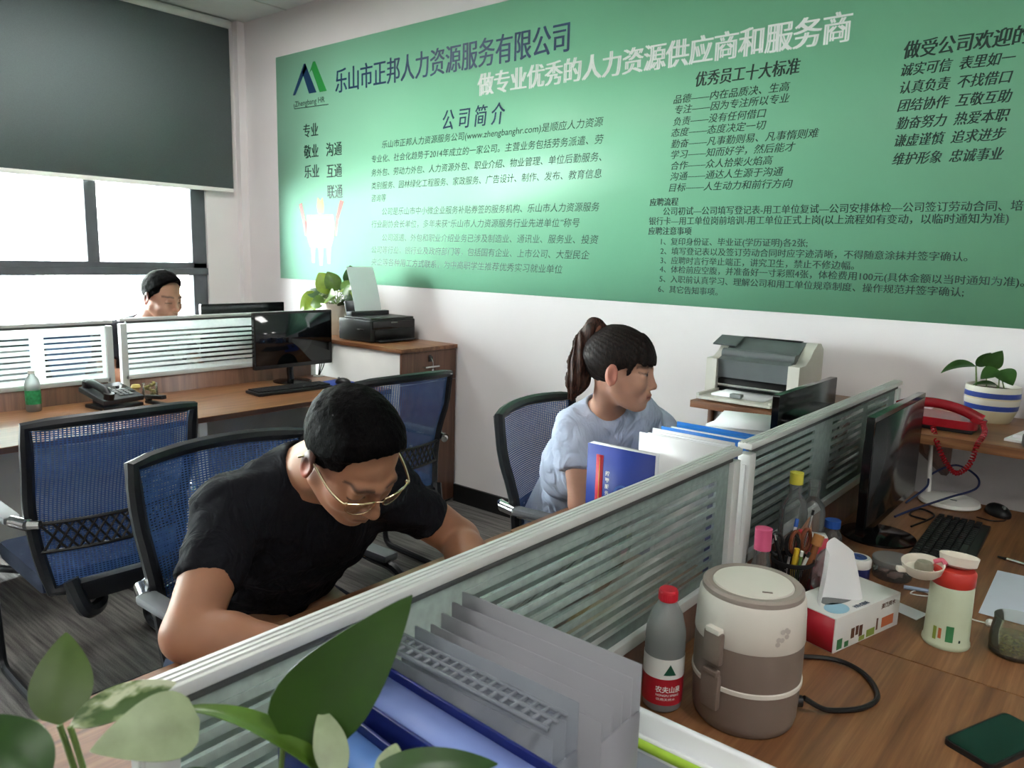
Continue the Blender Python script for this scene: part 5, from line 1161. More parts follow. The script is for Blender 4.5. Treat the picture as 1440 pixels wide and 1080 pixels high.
bm = bm_new(); box(bm, (0, 0, 0.007), (0.15, 0.032, 0.014), bev=0.004); part('base', bm, m_black, sp2); bm = bm_new(); box(bm, (-0.01, 0, 0.036), (0.14, 0.028, 0.02), rot=RY(-0.10), bev=0.005); box(bm, (-0.065, 0, 0.022), (0.02, 0.024, 0.03)); part('arm', bm, m_black, sp2)
bm = bm_new(); box(bm, (0.03, 0, 0.0475), (0.045, 0.018, 0.003), rot=RY(-0.10)); part('plate', bm, m_chrome, sp2)
# ================================================================ people: bodies grown as one continuous surface from a distance field
def V(*a): return np.array(a, dtype=np.float64)
def d_cone(p, a, b, ra, rb):
    a = V(*a); b = V(*b); ab = b - a; L2 = max(1e-12, ab @ ab)
    t = np.clip((p - a) @ ab / L2, 0, 1)
    return np.linalg.norm(p - a - t[:, None] * ab, axis=1) - (ra + (rb - ra) * t)
def d_ell(p, c, r, R=None):
    q = p - V(*c)
    if R is not None: q = q @ R
    r = V(*r)
    k0 = np.linalg.norm(q / r, axis=1); k1 = np.linalg.norm(q / (r * r), axis=1)
    return np.where(k1 > 1e-9, k0 * (k0 - 1.0) / np.maximum(k1, 1e-9), -r.min())
def d_plane(p, c, n):
    n = V(*n); n = n / np.linalg.norm(n); return (p - V(*c)) @ n
def smin(a, b, k):
    h = np.clip(0.5 + 0.5 * (b - a) / k, 0, 1); return b + (a - b) * h - k * h * (1 - h)
def smax(a, b, k): return -smin(-a, -b, k)
def U(k, *ds):
    r = ds[0]
    for d in ds[1:]: r = smin(r, d, k)
    return r
def axes(fwd, up=(0, 0, 1)):
    """columns: forward, left, up"""
    f = V(*fwd); f = f / np.linalg.norm(f); u = V(*up); l = np.cross(u, f); l = l / np.linalg.norm(l); u = np.cross(f, l)
    return np.stack([f, l, u], 1)
def wob(p, s, seed=0.0):
    q = p * s
    return (np.sin(q[:, 0] * 1.0 + 1.7 * np.sin(q[:, 1] * 0.7 + seed) + seed) + np.sin(q[:, 1] * 1.1 + 1.3 * np.sin(q[:, 2] * 0.9 - seed)) + np.sin(q[:, 2] * 1.2 + 1.5 * np.sin(q[:, 0] * 0.8 + seed * 2))) / 3
def sdf_mesh(name, fn, lo, hi, h, mat, colfn=None):
    lo = V(*lo); hi = V(*hi); B = 4
    nb = np.ceil((hi - lo) / (h * B)).astype(int)
    n = nb * B + 1
    cs = [lo[i] + (np.arange(nb[i]) + 0.5) * h * B for i in range(3)]
    g = np.stack(np.meshgrid(*cs, indexing='ij'), -1).reshape(-1, 3)
    dc = fn(g)
    D = np.full(tuple(n), 1.0, dtype=np.float32)
    dcb = dc.reshape(nb)
    rep = np.repeat(np.repeat(np.repeat(dcb, B, 0), B, 1), B, 2)
    D[:-1, :-1, :-1] = rep
    near = np.abs(dcb) < h * B * 1.9
    nm = np.zeros(tuple(n), bool)
    r2 = np.repeat(np.repeat(np.repeat(near, B, 0), B, 1), B, 2)
    nm[:-1, :-1, :-1] |= r2; nm[1:, 1:, 1:] |= r2; nm[:-1, 1:, 1:] |= r2; nm[1:, :-1, 1:] |= r2; nm[1:, 1:, :-1] |= r2
    idx = np.argwhere(nm)
    vals = np.empty(len(idx), np.float32)
    for s in range(0, len(idx), 400000):
        vals[s:s + 400000] = fn(lo + idx[s:s + 400000] * h)
    D[nm] = vals
    D[0] = D[-1] = 1; D[:, 0] = D[:, -1] = 1; D[:, :, 0] = D[:, :, -1] = 1
    S = D < 0
    cnt = np.zeros(tuple(n - 1), np.int8)
    for dx in (0, 1):
        for dy in (0, 1):
            for dz in (0, 1): cnt += S[dx:n[0] - 1 + dx, dy:n[1] - 1 + dy, dz:n[2] - 1 + dz]
    act = (cnt > 0) & (cnt < 8)
    ci = np.argwhere(act)
    ids = np.full(tuple(n - 1), -1, np.int32); ids[act] = np.arange(len(ci))
    acc = np.zeros((len(ci), 3)); w = np.zeros(len(ci))
    cor = [(a, b, c) for a in (0, 1) for b in (0, 1) for c in (0, 1)]
    val = {c: D[ci[:, 0] + c[0], ci[:, 1] + c[1], ci[:, 2] + c[2]] for c in cor}
    for c in cor:
        for ax in range(3):
            if c[ax] == 0:
                e = list(c); e[ax] = 1; e = tuple(e)
                a, b = val[c], val[e]; m = (a < 0) != (b < 0)
                t = np.where(m, a / np.where(a - b == 0, 1, a - b), 0)
                pt = np.tile(V(*c), (len(ci), 1)); pt[:, ax] = t
                acc[m] += pt[m]; w[m] += 1
    verts = lo + (ci + acc / np.maximum(w, 1)[:, None]) * h
    quads = []
    for ax in range(3):
        sl0 = [slice(1, n[i] - 1) for i in range(3)]; sl0[ax] = slice(0, n[ax] - 1)
        sl1 = list(sl0); sl1[ax] = slice(1, n[ax])
        A = S[tuple(sl0)]; Bq = S[tuple(sl1)]
        e = np.argwhere(A != Bq); off = np.array([1, 1, 1]); off[ax] = 0
        base = e + off; flip = A[tuple(e.T)]
        o1, o2 = [(1, 2), (2, 0), (0, 1)][ax]
        def gid(d1, d2):
            q = base.copy(); q[:, o1] -= d1; q[:, o2] -= d2; return ids[tuple(q.T)]
        q4 = np.stack([gid(1, 1), gid(0, 1), gid(0, 0), gid(1, 0)], 1)
        q4[~flip] = q4[~flip][:, ::-1]
        quads.append(q4)
    F = np.concatenate(quads); F = F[(F >= 0).all(1)]
    # two light smoothing passes keep the grid from showing
    for _ in range(2):
        sm = np.zeros_like(verts); k = np.zeros(len(verts))
        for i in range(4):
            a, b = F[:, i], F[:, (i + 1) % 4]
            np.add.at(sm, a, verts[b]); np.add.at(k, a, 1)
        verts = verts * 0.5 + 0.5 * sm / np.maximum(k, 1)[:, None]
    me = bpy.data.meshes.new(name)
    me.vertices.add(len(verts)); me.vertices.foreach_set('co', verts.astype(np.float32).ravel())
    me.loops.add(F.size); me.loops.foreach_set('vertex_index', F.astype(np.int32).ravel())
    me.polygons.add(len(F)); me.polygons.foreach_set('loop_start', np.arange(0, F.size, 4, dtype=np.int32)); me.polygons.foreach_set('loop_total', np.full(len(F), 4, np.int32))
    me.update(calc_edges=True); me.validate()
    me.polygons.foreach_set('use_smooth', [True] * len(me.polygons))
    if colfn is not None:
        at = me.attributes.new('tone', 'FLOAT_COLOR', 'POINT')
        c = colfn(verts); at.data.foreach_set('color', np.concatenate([c, np.ones((len(c), 1))], 1).astype(np.float32).ravel())
    me.materials.append(mat)
    return me
def link_part(me, name, parent):
    o = bpy.data.objects.new(name, me); COL.objects.link(o)
    if parent is not None: o.parent = parent
    return o

def head_sdf(p, fem=False):
    """head in its own frame: x forward, y left, z up; crown 0.118, chin -0.117"""
    ay = np.abs(p[:, 1]); q = np.stack([p[:, 0], ay, p[:, 2]], 1)
    d = d_ell(q, (-0.015, 0, 0.035), (0.096, 0.076, 0.083))
    d = smin(d, d_ell(q, (0.030, 0, -0.033), (0.058, 0.060 if not fem else 0.057, 0.080)), 0.02)
    d = smin(d, d_cone(q, (-0.005, 0.053 if not fem else 0.049, -0.052), (0.058, 0.016, -0.100), 0.019, 0.016), 0.025)
    d = smin(d, d_ell(q, (0.072, 0, -0.100), (0.019, 0.020, 0.016)), 0.02)
    d = smin(d, d_ell(q, (0.055, 0.037, -0.030), (0.028, 0.026, 0.027)), 0.02)
    d = smin(d, d_cone(q, (0.076, 0.036, 0.020), (0.086, 0.0, 0.017), 0.011, 0.011), 0.012)
    d = smax(d, -d_ell(q, (0.102, 0.033, 0.001), (0.020, 0.019, 0.014)), 0.014)
    d = smin(d, d_ell(q, (0.0735, 0.0325, 0.0), (0.0135, 0.0155, 0.0125)), 0.004)
    nl = 0.0 if not fem else -0.003
    d = smin(d, d_cone(q, (0.088, 0, 0.008), (0.105 + nl, 0, -0.034), 0.0075, 0.0100), 0.010)
    d = smin(d, d_ell(q, (0.106 + nl, 0, -0.037), (0.0125, 0.0125, 0.011)), 0.006)
    d = smin(d, d_ell(q, (0.096, 0.0140, -0.041), (0.010, 0.0075, 0.0075)), 0.006)
    d = smin(d, d_ell(q, (0.080, 0, -0.068), (0.019, 0.029, 0.022)), 0.012)
    d = smin(d, d_cone(q, (0.0985, 0, -0.0635), (0.087, 0.022, -0.069), 0.0055, 0.003), 0.004)
    d = smin(d, d_cone(q, (0.0965, 0, -0.0755), (0.087, 0.020, -0.071), 0.0060, 0.003), 0.004)
    d = smax(d, -d_cone(q, (0.105, 0, -0.0695), (0.091, 0.024, -0.0705), 0.0022, 0.0018), 0.003)
    # ear
    Re = axes((0.95, 0.30, 0))
    e = d_ell(q, (-0.014, 0.083, -0.006), (0.021, 0.0095, 0.035), Re)
    e = smax(e, -d_ell(q, (-0.009, 0.094, -0.003), (0.012, 0.0095, 0.022), Re), 0.004)
    d = smin(d, e, 0.005)
    return d
def skin_tone(q, base, fem=False, fade=False):
    """colour of the skin itself, in head coordinates: lips, brows, lash lines, shaved sides"""
    c = np.tile(np.array(base[:3]), (len(q), 1)); ay = np.abs(q[:, 1])
    def mixin(m, col):
        m = np.clip(m, 0, 1)[:, None]; c[:] = c * (1 - m) + np.array(rgb(col)[:3]) * m
    hz = (np.linalg.norm(q, axis=1) < 0.2)
    lip = hz * np.exp(-((q[:, 2] + 0.0695) / 0.0075) ** 2) * (ay < 0.023) * (q[:, 0] > 0.083)
    mixin(lip * (0.75 if fem else 0.45), (150, 66, 64) if fem else (140, 82, 72))
    ln = hz * np.exp(-((q[:, 2] + 0.0697) / 0.0022) ** 2) * (ay < 0.022) * (q[:, 0] > 0.083); mixin(ln * 0.7, (70, 32, 30))
    bz = 0.0215 + 0.004 * np.sin(np.clip((ay - 0.012) / 0.042, 0, 1) * PI) - 0.05 * np.clip(ay - 0.045, 0, 1)
    br = hz * np.exp(-((q[:, 2] - bz) / 0.0042) ** 2) * (ay > 0.011) * (ay < 0.054) * (q[:, 0] > 0.04); mixin(br * 0.85, (34, 26, 22))
    ez = -0.002 + 0.0015 * np.cos((ay - 0.0325) / 0.016 * 1.5)
    if fem:
        eye = hz * (np.abs(q[:, 2] - 0.0005) < 0.0050 * np.cos(np.clip((ay - 0.0325) / 0.0155, -1, 1) * PI / 2)) * (q[:, 0] > 0.06) * (np.abs(ay - 0.0325) < 0.0155)
        mixin(eye * 1.0, (150, 138, 132))
        iris = eye * (np.abs(ay - 0.031) < 0.0100); mixin(iris * 1.0, (24, 16, 14))
        lash = hz * np.exp(-((q[:, 2] - 0.0055) / 0.0022) ** 2) * (np.abs(ay - 0.0325) < 0.0165) * (q[:, 0] > 0.055); mixin(lash, (20, 14, 14))
    else:
        lash = hz * np.exp(-((q[:, 2] - ez + 0.004) / 0.0022) ** 2) * (np.abs(ay - 0.0325) < 0.0155) * (q[:, 0] > 0.055); mixin(lash * 0.9, (30, 20, 18))
    red = hz * (ay > 0.079) * (np.abs(q[:, 2] + 0.005) < 0.04); mixin(red * 0.45, (170, 76, 66))
    if fade:
        f = hz * np.clip((q[:, 2] - 0.85 * q[:, 0] + 0.012) / 0.03, 0, 1) * np.clip((0.05 - q[:, 0]) / 0.03, 0, 1); mixin(f * 0.8, (44, 38, 36))
        bd = hz * (q[:, 0] > 0.05) * np.exp(-((q[:, 2] + 0.09) / 0.02) ** 2); mixin(bd * 0.2, (110, 84, 72))
    return c
def hand_sdf(p, w, d, n, tside, curl, s=1.0):
    """w wrist, d along the hand, n towards the palm, tside towards the thumb"""
    w = V(*w); d = V(*d) / np.linalg.norm(V(*d)); n = V(*n); n = n - d * (n @ d); n = n / np.linalg.norm(n); t = V(*tside); t = t - d * (t @ d) - n * (t @ n); t = t / np.linalg.norm(t)
    R = np.stack([d, t, n], 1)
    r = d_ell(p, w + d * 0.047 * s, (0.054 * s, 0.042 * s, 0.0165 * s), R)
    r = smin(r, d_cone(p, w - d * 0.02, w + d * 0.03 * s, 0.025 * s, 0.022 * s), 0.02)
    ls = (0.066, 0.074, 0.069, 0.053)
    for i in range(4):
        a = w + (d * (0.088 - 0.004 * abs(i - 1)) + t * (0.029 - 0.0185 * i)) * s; ang = 0.25 * curl; rr = (0.0088, 0.0092, 0.0088, 0.0078)[i] * s
        fr = None
        for k, fL in enumerate((0.46, 0.31, 0.23)):
            dir_ = d * math.cos(ang) + n * math.sin(ang) + t * (0.06 * (1.5 - i)); b = a + dir_ * ls[i] * fL * s
            c = d_cone(p, a, b, rr * (1 - 0.08 * k), rr * (0.94 - 0.1 * k)); fr = c if fr is None else smin(fr, c, 0.004); a = b; ang += curl * (0.75 if k == 0 else 0.55)
        r = smin(r, fr, 0.005)
    a = w + (d * 0.028 + t * 0.030 + n * 0.004) * s; b = a + (d * 0.72 + t * 0.62 + n * 0.35) * 0.038 * s; c_ = b + (d * 0.93 + t * 0.15 + n * 0.40) * 0.030 * s
    th = smin(d_cone(p, a, b, 0.0135 * s, 0.0105 * s), d_cone(p, b, c_, 0.0105 * s, 0.0085 * s), 0.006)
    return smin(r, th, 0.010)

def skin_mat(name):
    t = NT(name); at = t.add('ShaderNodeAttribute', attribute_name='tone')
    nz = t.add('ShaderNodeTexNoise', i_Scale=35.0, i_Detail=4.0); t.link(t.coord(), nz.inputs['Vector'])
    hs = t.add('ShaderNodeHueSaturation'); t.link(at.outputs['Color'], hs.inputs['Color']); t.link(t.math('MULTIPLY_ADD', nz.outputs['Fac'], 0.16, 0.92), hs.inputs['Value'])
    b = t.bsdf; t.link(hs.outputs[0], b.inputs['Base Color']); b.inputs['Roughness'].default_value = 0.48; b.inputs['Specular IOR Level'].default_value = 0.4
    b.inputs['Subsurface Weight'].default_value = 0.12; b.inputs['Subsurface Radius'].default_value = (0.010, 0.004, 0.002); b.inputs['Subsurface Scale'].default_value = 0.5
    return t.m
m_skin = skin_mat('skin')
def hair_mat(name, c1, c2, stretch, spec=0.2):
    t = NT(name); nz = t.add('ShaderNodeTexNoise', i_Scale=1.0, i_Detail=5.0); t.link(t.coord(stretch), nz.inputs['Vector'])
    t.link(t.ramp(nz.outputs['Fac'], [(0.35, rgb(c1)), (0.68, rgb(c2))]), t.bsdf.inputs['Base Color']); t.bsdf.inputs['Roughness'].default_value = 0.6; t.bsdf.inputs['Specular IOR Level'].default_value = spec
    bp = t.add('ShaderNodeBump', i_Strength=0.6, i_Distance=0.003); t.link(nz.outputs['Fac'], bp.inputs['Height']); t.link(bp.outputs[0], t.bsdf.inputs['Normal'])
    return t.m
m_hairM = hair_mat('short_black_hair', (5, 5, 6), (14, 13, 13), (300, 300, 140), 0.03)
m_hairW = hair_mat('dark_brown_hair', (9, 7, 6), (34, 22, 18), (240, 240, 60))
def cloth_mat(name, c, var=0.06, bump=0.25):
    m = M(name, c, 0.9, var=var, scale=14, bump=bump, bscale=500, spec=0.15)
    nt = m.node_tree; b = nt.nodes['Principled BSDF']; old = b.inputs['Normal'].links[0].from_socket
    co = nt.nodes.new('ShaderNodeTexCoord'); mp = nt.nodes.new('ShaderNodeMapping'); mp.inputs['Scale'].default_value = (1.0, 1.6, 0.7); mp.inputs['Rotation'].default_value = (0.5, 0.3, 0.6)
    nz = nt.nodes.new('ShaderNodeTexNoise'); nz.inputs['Scale'].default_value = 13.0; nz.inputs['Detail'].default_value = 2.5; nz.inputs['Distortion'].default_value = 1.2
    bp = nt.nodes.new('ShaderNodeBump'); bp.inputs['Strength'].default_value = 0.75; bp.inputs['Distance'].default_value = 0.03
    nt.links.new(co.outputs['Object'], mp.inputs[0]); nt.links.new(mp.outputs[0], nz.inputs['Vector']); nt.links.new(nz.outputs['Fac'], bp.inputs['Height']); nt.links.new(old, bp.inputs['Normal']); nt.links.new(bp.outputs[0], b.inputs['Normal'])
    return m

class Person:
    def __init__(s, label, J, R, hs, skin, fem=False, group=None, fat=1.0):
        s.J = J; s.R = R; s.hs = hs; s.hc = V(*J['head']); s.fem = fem; s.fat = fat; s.base = rgb(skin); s.label = label
        s.lat = V(*J['lsh']) - V(*J['rsh']); s.lat /= np.linalg.norm(s.lat)
    def hl(s, p): return (p - s.hc) @ s.R / s.hs
    def hw(s, q): return Vector(s.hc + s.R @ (V(*q) * s.hs))
    def torso(s, p, g=0.0):
        J = s.J; f = s.fat
        ch = (V(*J['lsh']) + V(*J['rsh'])) / 2
        up = V(*J['neck']) - V(*J['waist']); up /= np.linalg.norm(up)
        fw = np.cross(s.lat, up); R = np.stack([fw, s.lat, up], 1)
        up2 = V(*J['waist']) - V(*J['hip']); up2 /= np.linalg.norm(up2); fw2 = np.cross(s.lat, up2); fw2 /= np.linalg.norm(fw2); R2 = np.stack([fw2, np.cross(up2, fw2), up2], 1)
        chest = ch * 0.62 + V(*J['waist']) * 0.38
        d = d_ell(p, chest + fw * 0.01, (0.118 * f + g, 0.172 * f + g, 0.215 + g), R)
        wk = 0.86 if s.fem else 1.0
        d = smin(d, d_ell(p, V(*J['waist']), (0.118 * f * wk + g, 0.152 * f * wk + g, 0.17 + g), R2), 0.06)
        d = smin(d, d_ell(p, V(*J['hip']) + V(0, 0, 0.02), (0.125 * f + g, 0.165 * f + g, 0.14 + g), R2), 0.06)
        for k in ('lsh', 'rsh'):
            d = smin(d, d_cone(p, V(*J['neck']) * 0.75 + ch * 0.25 - up * 0.025, V(*J[k]) - up * 0.008, 0.052 * f + g, 0.056 * f + g), 0.05)
        if s.fem:
            for q in (-1, 1): d = smin(d, d_ell(p, chest + fw * 0.095 + s.lat * 0.075 * q - up * 0.0, (0.058 + g, 0.066 + g, 0.066 + g), R), 0.05)
        else: d = smin(d, d_ell(p, V(*J['waist']) + fw2 * 0.055, (0.095 * f + g, 0.14 * f + g, 0.14 + g), R2), 0.06)
        return d
    def arm(s, p, side, g=0.0, t1=1.0, ra=None):
        J = s.J; f = s.fat; a, e, w = V(*J[side + 'sh']), V(*J[side + 'el']), V(*J[side + 'wr'])
        k = 0.84 if s.fem else 1.0
        d = d_cone(p, a, e, 0.056 * f * k + g, 0.043 * f * k + g)
        m = e * 0.7 + w * 0.3
        return U(0.02, d, d_cone(p, e, m, 0.040 * f * k, 0.042 * f * k), d_cone(p, m, w, 0.042 * f * k, 0.027 * k * (0.5 + 0.5 * f)))
    def legs(s, p, g=0.0):
        J = s.J; d = None
        for sd in (-1, 1):
            h = V(*J['hip']) + s.lat * 0.088 * sd + V(0, 0, -0.01); kn = V(*J['knee']) + V(0, sd * 0.10, 0); an = V(*J['ankle']) + V(0, sd * 0.10, 0)
            c = U(0.04, d_cone(p, h, kn, 0.088 * s.fat + g, 0.058 + g), d_cone(p, kn, an, 0.056 + g, 0.040 + g))
            d = c if d is None else smin(d, c, 0.02)
        return d
    def feet(s, p, g=0.0):
        J = s.J; d = None
        for sd in (-1, 1):
            an = V(*J['ankle']) + V(0, sd * 0.10, 0); z0 = 0.045
            c = d_cone(p, (an[0] - 0.03, an[1], z0), (an[0] + 0.15, an[1] + 0.01 * sd, z0 - 0.008), 0.040 + g, 0.033 + g)
            d = c if d is None else np.minimum(d, c)
        return smax(d, -(p[:, 2] - 0.004), 0.005)
    def body(s, p):
        J = s.J; q = s.hl(p); d = head_sdf(q, s.fem) * s.hs
        nb = V(*J['neck']); top = s.hc + s.R @ (V(-0.028, 0, -0.045) * s.hs); k = 0.78 if s.fem else 1.0
        d = smin(d, d_cone(p, top, nb - V(0, 0, 0.02), 0.056 * s.hs * k, 0.064 * k * s.fat), 0.022)
        d = smin(d, s.torso(p), 0.035)
        for sd in ('r', 'l'):
            d = smin(d, s.arm(p, sd), 0.02)
            w = V(*J[sd + 'wr']); dr = V(*J[sd + 'hd']); d = smin(d, hand_sdf(p, w, dr, J[sd + 'pn'], J[sd + 'th'], J.get(sd + 'curl', 0.7), 1.0 if not s.fem else 0.9), 0.014)
        d = smin(d, s.legs(p), 0.04); an = V(*J['ankle'])
        for sd in (-1, 1): d = smin(d, d_cone(p, (an[0], an[1] + sd * 0.10, an[2]), (an[0] + 0.13, an[1] + sd * 0.1, 0.04), 0.036, 0.024), 0.02)
        return d
    def bounds(s, pad=0.14):
        P = np.array([V(*s.J[k]) for k in ('head', 'neck', 'hip', 'waist', 'rsh', 'lsh', 'rel', 'lel', 'rwr', 'lwr', 'knee', 'ankle')])
        lo = P.min(0) - pad - V(0.05, 0.08, 0); hi = P.max(0) + pad + V(0.10, 0.08, 0.05); lo[2] = -0.02; return lo, hi
    def build(s, h):
        lo, hi = s.bounds(0.19)
        def tone(v):
            return skin_tone(s.hl(v), s.base, s.fem, not s.fem)
        s.o = bpy.data.objects.new('person', sdf_mesh('person', s.body, lo, hi, h, m_skin, tone)); COL.objects.link(s.o)
        return tag(s.o, s.label, 'person')
    def wear(s, name, fn, h, mat, pad=0.19):
        lo, hi = s.bounds(pad); return link_part(sdf_mesh(name, fn, lo, hi, h, mat), name, s.o)
    def hairpart(s, name, fn, h, mat, lo=(-0.17, -0.13, -0.2), hi=(0.15, 0.13, 0.17)):
        """fn in head coords"""
        c = np.array([s.hc + s.R @ (V(x, y, z) * s.hs) for x in (lo[0], hi[0]) for y in (lo[1], hi[1]) for z in (lo[2], hi[2])])
        return link_part(sdf_mesh(name, lambda p: fn(s.hl(p)) * s.hs, c.min(0), c.max(0), h, mat), name, s.o)
def headframe(yaw, pitch, roll):
    """yaw from +x towards +y, pitch down positive, roll: right ear lower positive"""
    cy, sy, cp, sp = math.cos(yaw), math.sin(yaw), math.cos(pitch), math.sin(pitch)
    f = V(cy * cp, sy * cp, -sp); l = V(-sy, cy, 0); u = np.cross(f, l)
    cr, sr = math.cos(roll), math.sin(roll)
    return np.stack([f, l * cr + u * sr, u * cr - l * sr], 1)

# ---- the man in black, writing
A = dict(head=(-1.155, 0.915, 1.128), neck=(-1.375, 1.0, 1.055), waist=(-1.68, 1.06, 0.76), hip=(-1.78, 1.08, 0.56), rsh=(-1.465, 0.835, 0.962), lsh=(-1.375, 1.185, 0.958),
         rel=(-1.322, 0.658, 0.796), lel=(-1.29, 1.365, 0.798), rwr=(-1.10, 0.80, 0.782), lwr=(-1.075, 1.21, 0.785), knee=(-1.36, 1.08, 0.53), ankle=(-1.36, 1.08, 0.09),
         rhd=(0.75, 0.55, -0.03), rpn=(0.1, 0.2, -1), rth=(-0.4, 0.9, 0.15), rcurl=0.85, lhd=(0.8, -0.5, -0.02), lpn=(0, 0, -1), lth=(-0.4, -0.9, 0.1), lcurl=0.5)
man = Person('person in black t-shirt and gold glasses bent over the desk, writing', A, headframe(0.0, 0.74, 0.14), 1.06, (158, 112, 86), fat=1.16)
man.build(0.0042)
def tee(P, t1, r1, coll, wr=0.0035, seed=1.0, puff=0.0):
    J = P.J
    def fn(p):
        d = P.torso(p, 0.013)
        for sd in ('r', 'l'):
            a, e = V(*J[sd + 'sh']), V(*J[sd + 'el']); b = a + (e - a) * t1
            m = a + (e - a) * t1 * 0.55
            sl = d_cone(p, a, b, 0.066 * P.fat * (0.86 if P.fem else 1), r1)
            if puff: sl = smin(sl, d_ell(p, m, (0.075 + puff, 0.07 + puff, 0.085)), 0.03)
            ax = (e - a) / np.linalg.norm(e - a)
            sl = smax(sl, (p - b) @ ax - 0.006, 0.006)
            d = smin(d, sl, 0.03)
        nb = V(*J['neck']); hd = P.hc
        nd = hd - nb; nd = nd / np.linalg.norm(nd)
        d = d - wr * wob(p, 30, seed) - wr * 0.9 * wob(p * V(1.0, 0.6, 1.3), 75, seed * 2 + 1) - wr * 0.35 * np.maximum(0, wob(p * V(0.7, 1.2, 1.0), 150, seed * 3))
        d = smax(d, -d_cone(p, nb - nd * 0.02 + nd * 0.0, nb + nd * 0.22, coll, coll * 1.25), 0.012)
        return smax(d, -(p[:, 2] - (J['hip'][2] - 0.07)), 0.01)
    return fn
man.wear('tshirt', tee(man, 0.60, 0.062, 0.070, 0.0060, 1.3), 0.0052, cloth_mat('black_cotton', (25, 26, 31)))
m_trous = cloth_mat('dark_trousers', (40, 42, 52))
man.wear('trousers', lambda p: smax(U(0.04, man.legs(p, 0.012), d_ell(p, V(*A['hip']), (0.16, 0.20, 0.12))) - 0.003 * wob(p, 40, 3), p[:, 2] - 0.60, 0.01), 0.008, m_trous)
m_shoe = M('black_leather_shoe', (26, 24, 24), 0.35)
man.wear('shoes', lambda p: man.feet(p, 0.006), 0.007, m_shoe)
def short_hair(q, top=0.010):
    d = d_ell(q, (-0.014, 0, 0.040), (0.1045, 0.0815, 0.0885 + top * 0.5))
    d = smin(d, d_ell(q, (0.012, 0, 0.062 + top * 0.3), (0.078, 0.066, 0.062 + top * 0.4)), 0.02)
    pl = (0.85 * q[:, 0] + 0.036 - q[:, 2] + 0.006 * np.cos(q[:, 1] * 40)) * 0.762
    d = smax(d, pl, 0.010)
    side = smax(d_ell(q, (-0.016, 0, 0.035), (0.1, 0.0788, 0.086)), (0.85 * q[:, 0] + 0.002 - q[:, 2]) * 0.76, 0.006); side = smax(side, q[:, 0] - 0.048, 0.01)
    d = smin(d, side, 0.008)
    return d - 0.0012 * wob(q, 420, 2.0) - 0.0018 * wob(q, 160, 5.0)
man.hairpart('hair', lambda q: short_hair(q, 0.010), 0.0032, m_hairM)
# glasses
m_gold = M('gold_wire', (226, 206, 170), 0.22, 1.0, var=0.05)
gl = bpy.data.objects.new('glasses', None); 
bm = bm_new()
for s in (-1, 1):
    tube(bm, [man.hw(q) for q in ((0.104, s * 0.010, 0.006), (0.106, s * 0.022, 0.015), (0.102, s * 0.045, 0.016), (0.092, s * 0.064, 0.012))], 0.0021, 8, sm=5)
    tube(bm, [man.hw(q) for q in ((0.092, s * 0.064, 0.012), (0.084, s * 0.072, 0.011), (0.05, s * 0.081, 0.011), (0.0, s * 0.0835, 0.014), (-0.022, s * 0.086, 0.008), (-0.036, s * 0.087, -0.012))], 0.0027, 8, sm=5)
    tube(bm, [man.hw(q) for q in ((0.092, s * 0.064, 0.014), (0.087, s * 0.068, 0.008))], 0.004, 8)
    tube(bm, [man.hw(q) for q in ((0.104, s * 0.010, 0.006), (0.104, s * 0.012, -0.012), (0.104, s * 0.026, -0.022), (0.099, s * 0.048, -0.021), (0.092, s * 0.062, -0.010), (0.092, s * 0.064, 0.012))], 0.0009, 6, sm=5)
tube(bm, [man.hw(q) for q in ((0.104, -0.010, 0.006), (0.109, 0, 0.010), (0.104, 0.010, 0.006))], 0.0015, 8, sm=4)
gl = part('glasses', bm, m_gold, man.o, 'thin gold framed glasses')
for s in (-1, 1):
    bm = bm_new(); bm.faces.new([bm.verts.new(man.hw(q)) for q in ((0.104, s * 0.011, 0.006), (0.105, s * 0.022, 0.0145), (0.102, s * 0.045, 0.0155), (0.0925, s * 0.063, 0.0115), (0.0925, s * 0.0615, -0.010), (0.099, s * 0.048, -0.0205), (0.104, s * 0.026, -0.0215), (0.104, s * 0.0125, -0.012))])
    part('lens', bm, m_clearg if False else glassy('spectacle_lens', (246, 248, 247), 0.98, 0.02), gl, smooth=False)
# pen in his right hand
bm = bm_new(); tube(bm, [(-1.012, 0.893, 0.765), (-1.045, 0.872, 0.885)], 0.0042, 10); solo('pen', bm, M('black_pen', (24, 24, 26), 0.35), 'dark pen held in the writing hand of the man in black', 'pen')

# ---- the woman in pale blue
W = dict(head=(-1.162, 1.897, 1.203), neck=(-1.242, 1.955, 1.075), waist=(-1.43, 2.11, 0.775), hip=(-1.52, 2.20, 0.555), rsh=(-1.308, 1.885, 1.010), lsh=(-1.215, 2.145, 1.0),
         rel=(-1.232, 1.822, 0.797), lel=(-1.095, 2.290, 0.845), rwr=(-1.06, 1.935, 0.785), lwr=(-0.930, 2.195, 0.790), knee=(-1.15, 2.20, 0.52), ankle=(-1.17, 2.20, 0.09),
         rhd=(0.72, 0.69, -0.02), rpn=(0, 0, -1), rth=(-0.4, 0.9, 0.1), rcurl=0.5, lhd=(0.95, -0.2, -0.02), lpn=(0, 0, -1), lth=(-0.5, -0.8, 0.1), lcurl=0.5)
wom = Person('person with a brown ponytail and pale blue blouse looking at a monitor', W, headframe(0.42, 0.08, 0.02), 0.965, (180, 136, 114), fem=True, fat=0.92)
wom.build(0.0042)
m_blouse = cloth_mat('pale_blue_cotton', (184, 194, 216), 0.05, 0.2)
tw = tee(wom, 0.52, 0.056, 0.052, 0.004, 2.2, puff=0.0)
